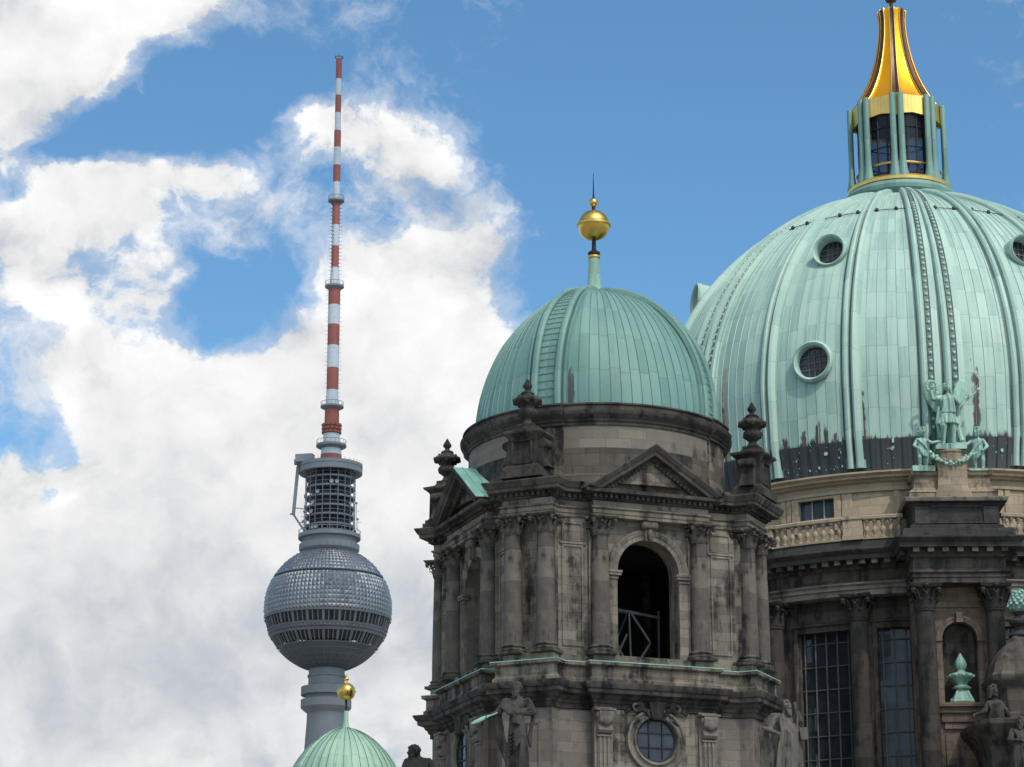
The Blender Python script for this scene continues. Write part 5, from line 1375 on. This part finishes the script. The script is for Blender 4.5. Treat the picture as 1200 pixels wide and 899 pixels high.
for k in range(6):
    fold(b, [(.50 - .02 * k, -.50, 3.0 - .09 * k), (.25, -.58, 2.55 - .16 * k), (-.10, -.55, 2.2 - .2 * k), (-.42, -.38, 2.1 - .25 * k)], .07, .05)
for k in range(5): fold(b, [(.30 + .07 * k, -.52, 2.75), (.36 + .06 * k, -.56, 1.9), (.26 + .1 * k, -.50, 1.0), (.2 + .12 * k, -.5, .1)], .07, .1)
PXD = lambda px, Y, Z: (px - 600) * depth(Y, Z) / F
Y1 = 146.5; ztop = zof(800.5, Y1); X1 = PXD(605.5, Y1, ztop - 2.5)
apo = sculpt('statue', b, 'statue_stone', .034, (X1, Y1, ztop - H * 1.005), R(-6), 1.0, .022)
tag(apo, 'dark bearded stone apostle reaching out with a green pen below the near tower corner', 'statue')
b = MB(); b.loft([[V((-1.50, -.62, 3.16)) + V((-1.0, -.12, -.42)).normalized() * s + V((0, math.cos(t) * w_ * .35, 0)) + V((.4, 0, 1)).normalized() * math.sin(t) * w_ for t in [2 * math.pi * i / 8 for i in range(8)]] for s, w_ in ((-.5, .04), (0, .05), (.15, .12), (.6, .17), (.95, .12), (1.15, .02))], True, True, True)
b.build('quill_pen', 'flashing', apo)
def pedestal_under(x, y, z, w, m='rose_stone', name='statue_pedestal', label='', bottom=15.2):
    b = MB(); b.loft([[(sx * q, sy * q, zz) for sx, sy in ((-1, -1), (1, -1), (1, 1), (-1, 1))] for q, zz in ((w * 1.15, bottom), (w * 1.15, bottom + .6), (w, bottom + .8), (w, z - .6), (w * 1.1, z - .5), (w * 1.2, z - .25), (w * 1.2, z - .1), (w, z - .01))], True, True, True)
    o = b.build(name, m, None, 0, (x, y, 0)); tag(o, label, 'pedestal'); return o
pedestal_under(X1, Y1, ztop - H * 1.005, .95, label='stone pedestal under the robed apostle with the green pen')

# --- evangelist right of the tower, lifting a long staff
H = 5.0
b = MB(); robe(b, H, seed=9, n=22, knee=(-.18, -.24), foot_w=.8); torso(b, H)
head(b, (.12, -.08, H * .94), .34, 35, 'short', True)
limb(b, [(.60, .0, 4.05), (.86, -.34, 3.9), (.62, -.42, 4.62)], [.24, .19, .13]); hand(b, (.62, -.42, 4.62), (-.1, 0, 1), (.3, .9, 0), .55, 1.0)
limb(b, [(-.62, .03, 4.02), (-1.02, -.25, 3.30), (-.82, -.62, 3.05)], [.26, .22, .14]); hand(b, (-.82, -.62, 3.05), (.6, -.6, -.2), (.4, .4, -.8), .55, .9, -1)
b.cap((-1.42, -.5, 3.34), (-.55, -.8, 2.95), .12, .12)
b.bar((.60, -.50, 2.0), (.80, -.40, 6.9), .15); b.bar((.80, -.4, 3.0), (1.25, -.4, 3.05), .5, .75)
for k in range(9):
    fold(b, [(-.25 - .06 * k, -.15, 4.25), (-.72 - .10 * k, -.2 + .04 * k, 3.9 - .06 * k), (-1.10 - .07 * k, -.1 + .07 * k, 3.1 - .15 * k), (-.75 - .06 * k, -.05, 2.0 - .2 * k), (-.7, -.1, .6)], .10, .12)
for k in range(9):
    fold(b, [(-.35 + .10 * k, -.34, 4.05 - .05 * k), (-.30 + .10 * k, -.52, 3.2), (-.52 + .15 * k, -.50, 2.2), (-.62 + .17 * k, -.52, 1.0), (-.70 + .18 * k, -.55, .05)], .075, .11)
for k in range(6):
    fold(b, [(.55 + .03 * k, -.1, 4.0), (.72, -.30 + .06 * k, 3.2), (.62 + .06 * k, -.2, 2.2), (.72 + .05 * k, -.2, .8)], .09, .11)
Y2 = 155.0; zt2 = zof(822, Y2); X2 = PXD(920, Y2, zt2 - 2.5)
s2 = sculpt('statue', b, 'pale_statue', .034, (X2, Y2, zt2 - H * 1.01), R(8), 1.0, .022)
tag(s2, 'pale robed stone saint with a long staff, right of the tower before the big window', 'statue')
pedestal_under(X2, Y2, zt2 - H * 1.01, .95, label='stone pedestal under the robed saint with the long staff')

# --- dark bust at the left, only head and shoulder rise into the frame
H = 4.6
b = MB(); robe(b, H, seed=14, n=18); torso(b, H); head(b, (-.22, -.16, H * .915), .36, -62, 'short', True)
limb(b, [(-.6, .0, 3.62), (-.85, -.35, 3.0), (-.5, -.7, 2.9)], [.28, .21, .14]); limb(b, [(.62, .05, 3.6), (.98, -.05, 2.95), (.6, -.5, 2.6)], [.30, .22, .14])
hand(b, (-.5, -.7, 2.9), (.8, -.3, .1), (0, .5, -.8), .5, .8, -1); hand(b, (.6, -.5, 2.6), (-.8, -.4, .1), (0, .5, -.8), .5, .8)
for k in range(8): fold(b, [(-.5 + .13 * k, -.25, 3.85), (-.62 + .16 * k, -.45, 3.2), (-.5 + .14 * k, -.5, 2.3), (-.6 + .16 * k, -.5, .6)], .10, .11)
for k in range(6): fold(b, [(.1, .2, 3.95), (.6 + .05 * k, .0, 3.6 - .03 * k), (.95 + .03 * k, .0, 2.7), (.75, 0, 1.2)], .11, .11)
Y3 = 150.0; zt3 = zof(874, Y3); X3 = PXD(489.5, Y3, zt3 - 2)
s3 = sculpt('statue', b, 'sooty_stone', .036, (X3, Y3, zt3 - H * 1.0), 0, 1.0, .02)
tag(s3, 'sooty black stone figure left of the tower, only head and shoulders in view', 'statue')
pedestal_under(X3, Y3, zt3 - H, .95, label='stone pedestal under the sooty figure left of the tower', bottom=12)

# --- bronze angel and two putti on the pier
PM = Matrix.Translation((DX, DY, 0)) @ Matrix.Rotation(R(PIER_AZ), 4, 'Z')
H = 4.0
b = MB()
k_ = H / 5
limb(b, [(-.20, -.02, 2.15), (-.34, -.25, 1.25), (-.36, .02, .18)], [.30, .22, .13]); limb(b, [(.22, -.02, 2.15), (.30, -.10, 1.2), (.30, .0, .16)], [.30, .21, .13])
for s, x in ((-1, -.36), (1, .30)): b.cap((x, -.02, .09), (x + s * .06, -.40, .07), .12, .08)
b.loft([[(x * math.cos(2 * math.pi * i / 20), y * math.sin(2 * math.pi * i / 20), z) for i in range(20)] for z, x, y in ((1.42, .62, .44), (1.7, .54, .40), (2.05, .44, .32), (2.3, .36, .27), (2.6, .40, .29), (2.95, .50, .31), (3.2, .46, .26), (3.36, .2, .17))], True, True, True)
for i in range(16):
    a = 2 * math.pi * i / 16; b.cap((.40 * math.cos(a), .30 * math.sin(a), 2.1), (.64 * math.cos(a + .1), .46 * math.sin(a + .1), 1.42), .05, .10, 7)
b.cap((0, .0, 3.3), (0, -.03, 3.58), .15, .13); head(b, (-.02, -.07, 3.80), .275, -8, 'long')
limb(b, [(-.46, 0, 3.16), (-.92, -.18, 3.02), (-1.08, -.25, 3.62)], [.19, .15, .10]); hand(b, (-1.08, -.25, 3.62), (.25, -.1, 1), (.9, 0, 0), .42, .9)
limb(b, [(.46, 0, 3.16), (.84, -.26, 2.62), (1.15, -.45, 2.98)], [.19, .15, .10]); hand(b, (1.15, -.45, 2.98), (.8, -.2, .5), (-.2, -.5, .8), .42, .8, -1)
b.cap((.75, -.45, 2.45), (1.95, -.45, 3.55), .06, .05); b.cap((1.95, -.45, 3.55), (2.1, -.45, 3.72), .13, .05)
for t in [2 * math.pi * i / 12 for i in range(12)]: b.ell((-.98 + .30 * math.cos(t), -.2, 3.86 + .36 * math.sin(t)), (.10, .09, .12), 7, 5)
for i in range(9): fold(b, [(-.3 + .08 * i, -.3, 3.1), (-.26 + .08 * i, -.34, 2.6), (-.36 + .1 * i, -.34, 2.1)], .05, .05)
fold(b, [(.5, .1, 3.0), (.72, .15, 2.2), (.62, .1, 1.2), (.85, .1, .3)], .14, .18); fold(b, [(-.5, .12, 2.6), (-.66, .15, 1.6), (-.5, .1, .5)], .12, .16)
for s in (-1, 1):                                    # wings: raised leading edge, feathers falling outwards from it
    edge = [V((s * .26, .30, 3.0)), V((s * .50, .48, 3.45)), V((s * .76, .55, 4.05)), V((s * 1.0, .58, 4.5))]
    limb(b, edge, [.20, .17, .13, .06])
    for j in range(20):
        t = j / 19 * 2.8; i0 = min(2, int(t)); root = edge[i0].lerp(edge[i0 + 1], t - i0); q = j / 19
        ang = R(-100 + 84 * q ** 1.3); L = .95 + .30 * math.sin(math.pi * q) - .50 * q
        d = V((s * (math.cos(ang) * .9 + .05), .10, math.sin(ang))).normalized(); m = root + d * L * .5 + V((s * .05, 0, 0))
        b.cap(root, m, .12, .12, 7); b.cap(m, root + d * L, .12, .055, 7)
        b.cap(root + V((0, -.1, 0)), root + V((d.x, -.12, d.z)) * L * .45, .13, .09, 7)
ang_o = sculpt('angel_statue', b, 'bronze', .03, PM @ V((-.05, -21.3, 47.68)), R(PIER_AZ), 1.09, .02, drape=.03)
tag(ang_o, 'green bronze winged angel holding a wreath and staff, standing before the big pale dome', 'statue')
def putto(s):
    """child figure; s = -1 stands left of the angel, +1 right"""
    b = MB()
    limb(b, [(-.16, 0, 1.15), (-.22, -.12, .62), (-.20, .02, .12)], [.20, .15, .09]); limb(b, [(.16, 0, 1.15), (.26, -.06, .62), (.24, .04, .12)], [.20, .15, .09])
    for x in (-.20, .24): b.cap((x, .0, .07), (x, -.26, .055), .08, .06)
    b.loft([[(x * math.cos(2 * math.pi * i / 16), y * math.sin(2 * math.pi * i / 16) - .02, z) for i in range(16)] for z, x, y in ((1.0, .34, .26), (1.25, .34, .28), (1.5, .32, .26), (1.75, .34, .24), (1.92, .26, .18), (2.0, .13, .12))], True, True, True)
    b.cap((0, 0, 1.95), (0, -.02, 2.1), .12, .11); head(b, (0, -.05, 2.34), .30, 18 * -s)
    limb(b, [(s * -.30, 0, 1.84), (s * -.62, -.15, 1.62), (s * -1.0, -.2, 1.72)], [.13, .11, .08]); hand(b, (s * -1.0, -.2, 1.72), (-s, -.1, .0), (0, -.6, -.6), .3, .6, s)
    limb(b, [(s * .30, 0, 1.84), (s * .56, -.12, 1.42), (s * .40, -.36, 1.20)], [.13, .11, .08]); hand(b, (s * .40, -.36, 1.20), (-s * .7, -.3, -.3), (0, .6, -.5), .3, .8, -s)
    fold(b, [(s * .3, -.15, 1.85), (0, -.32, 1.5), (s * -.28, -.28, 1.15), (s * -.36, -.1, .7)], .09, .08)
    for j in range(5): fold(b, [(s * .2, -.28, 1.2 - .05 * j), (0, -.32, 1.0 - .07 * j), (s * -.3, -.2, 1.05 - .1 * j)], .06)
    return b
p1 = sculpt('putto_statue', putto(-1), 'bronze', .028, PM @ V((-1.95, -21.35, 46.12)), R(PIER_AZ + 8), 1.06, .012, drape=.0); tag(p1, 'green bronze child statue left of the winged angel, on a green plinth', 'statue')
p2 = sculpt('putto_statue', putto(1), 'bronze', .028, PM @ V((1.92, -21.35, 45.85)), R(PIER_AZ - 14), 1.16, .012, drape=.0); tag(p2, 'green bronze child statue right of the winged angel, arm raised towards it', 'statue')

# --- bronze flame urn in the niche
b = MB()
b.lathe([(.85, 0), (.9, .1), (.82, .22), (.7, .3), (.5, .75), (.42, .95), (.62, 1.02), (.66, 1.12), (.5, 1.2), (.36, 1.3), (.42, 1.45), (.62, 1.6), (.80, 1.78), (.86, 1.95), (.78, 2.05), (.5, 2.12), (.3, 2.2), (.24, 2.3), (.38, 2.5), (.42, 2.7), (.34, 2.95), (.2, 3.2), (.08, 3.42), (.02, 3.5)], 32)
for i in range(10): b.ell(pol(.78, i * 36, 1.88), (.16, .16, .13), 8, 6); b.ell(pol(.70, i * 36 + 18, .2), (.12, .12, .2), 8, 6)
for i in range(4): b.cap(pol(.85, i * 90 + 45, .1), pol(.5, i * 90 + 45, .8), .15, .1)
fu = b.build('flame_urn', 'bronze', None, 45, PM @ V((0, -21.2, 29.56))); tag(fu, 'green bronze flaming urn standing in the stone niche between two dark columns', 'urn')

# --- stone turret cut by the right edge
QY = 171.0
zq_ = lambda py: zof(py, QY)
qz = zq_(835); QX = PXD(1203, QY, qz); s_ = depth(QY, qz) / F
t4 = thing('stone_turret', 'small stone pedestal turret with curved roof and green bronze crest at the right edge', 'turret', (QX, QY, 0))
def sq(h, z, c=.72): return [V((x * h, y * h, z)) for x, y in ((-c, -1), (c, -1), (1, -c), (1, c), (c, 1), (-c, 1), (-1, c), (-1, -c))]
b = MB(); b.loft([sq(h, z, .8) for h, z in ((2.9, 14), (2.9, zq_(892)), (3.0, zq_(886)), (3.2, zq_(876)), (3.5, zq_(868)), (4.0, zq_(858)), (4.05, zq_(853)), (2.6, zq_(848)))], True, True, True); b.build('base', 'drum_stone', t4, 25)
b = MB(); b.loft([sq(h, z, .8) for h, z in ((2.2, zq_(850)), (2.2, zq_(842)), (2.0, zq_(839)), (2.0, zq_(814)), (2.2, zq_(809)), (2.5, zq_(803)), (2.55, zq_(797)), (2.35, zq_(792)), (2.25, zq_(783)), (2.0, zq_(772)), (1.5, zq_(761)), (1.0, zq_(753)), (.7, zq_(747)))], True, True, True); b.build('roof', 'drum_stone', t4, 35)
b = MB(); b.lathe([(r, z) for r, z in ((.75, zq_(749)), (.95, zq_(746)), (.8, zq_(742)), (.55, zq_(740)), (.5, zq_(735)), (.8, zq_(732)), (.85, zq_(729)), (.55, zq_(726)), (.4, zq_(722)), (.6, zq_(718)))], 28, cap1=True); b.build('roof_finial', 'black_stone', t4)
b = MB(); rg = random.Random(21)
for i in range(60):
    a = i * 137.5; q = i / 59; z0_ = zq_(718) + 1.25 * q; r0_ = .42 - .2 * q; L = .78 - .36 * q
    b.tube([pol(r0_ * .6, a, z0_), pol(r0_ + L * .35, a, z0_ + L * .30), pol(r0_ + L * .62, a + 5, z0_ + L * .52), pol(r0_ + L * .78, a + 8, z0_ + L * .36)], [.10, .17, .12, .03], 6)
b.lathe([(.4, zq_(720)), (.75, zq_(715)), (.7, zq_(700)), (.3, zq_(696)), (.05, zq_(690))], 16)
b.build('bronze_crest', 'bronze', t4, 50)
# cherub with arm stretched out on the turret corner
b = MB()
torso_b = b; b.loft([[(x * math.cos(2 * math.pi * i / 14), y * math.sin(2 * math.pi * i / 14), z) for i in range(14)] for z, x, y in ((0, .62, .4), (.4, .56, .38), (.9, .5, .36), (1.3, .44, .3), (1.5, .2, .18))], True, True, True)
b.cap((0, 0, 1.4), (-.05, -.05, 1.75), .16, .15); head(b, (-.08, -.1, 2.05), .42, 25, 'long')
limb(b, [(-.4, 0, 1.25), (-.8, -.15, .6), (-1.45, -.25, .35)], [.22, .18, .12]); hand(b, (-1.45, -.25, .35), (-1, -.1, -.3), (0, 0, -1), .5, .8)
limb(b, [(.4, 0, 1.25), (.8, -.2, .7), (1.0, -.3, .1)], [.22, .18, .12]); hand(b, (1.0, -.3, .1), (.4, -.3, -.8), (0, .4, -.5), .5, .7, -1)
for i in range(8): fold(b, [(-.5 + .14 * i, -.3, 1.2), (-.4 + .12 * i, -.42, .6), (-.6 + .16 * i, -.45, .0)], .08, .1)
zc4 = zq_(846); c4 = sculpt('cherub_statue', b, 'statue_stone', .034, (PXD(1166, QY - 2.4, zc4), QY - 2.4, zc4 - .25), R(10), .92, .02)
tag(c4, 'stone half figure with curly hair resting an arm on the turret ledge at the right', 'statue')
b = MB(); H = 4.2; robe(b, H, seed=31, n=20); torso(b, H); head(b, (0, -.1, H * .94), .30, -20, 'long', True)
limb(b, [(-.55, 0, 3.35), (-.8, -.3, 2.75), (-.3, -.55, 2.7)], [.22, .18, .12]); limb(b, [(.55, 0, 3.35), (.8, -.25, 2.75), (.4, -.55, 2.4)], [.22, .18, .12])
hand(b, (-.3, -.55, 2.7), (.9, -.2, .1), (0, .5, -.8), .45, .7, -1); hand(b, (.4, -.55, 2.4), (-.9, -.2, .1), (0, .5, -.8), .45, .7)
for i in range(8): fold(b, [(-.5 + .12 * i, -.2, 3.5 - .04 * i), (-.3 + .1 * i, -.42, 2.9), (-.55 + .15 * i, -.42, 2.0), (-.5 + .14 * i, -.45, .5)], .075, .09)
zs = zq_(838); Y5 = QY - 4.2; zs = zof(842, Y5); s5 = sculpt('statue', b, 'statue_stone', .034, (PXD(1196, Y5, zs), Y5, zs - H), R(-4), 1.0, .02)
tag(s5, 'robed stone figure before the turret at the lower right corner', 'statue')
pedestal_under(PXD(1196, Y5, zs), Y5, zs - H, .85, label='stone pedestal under the robed figure at the lower right corner')
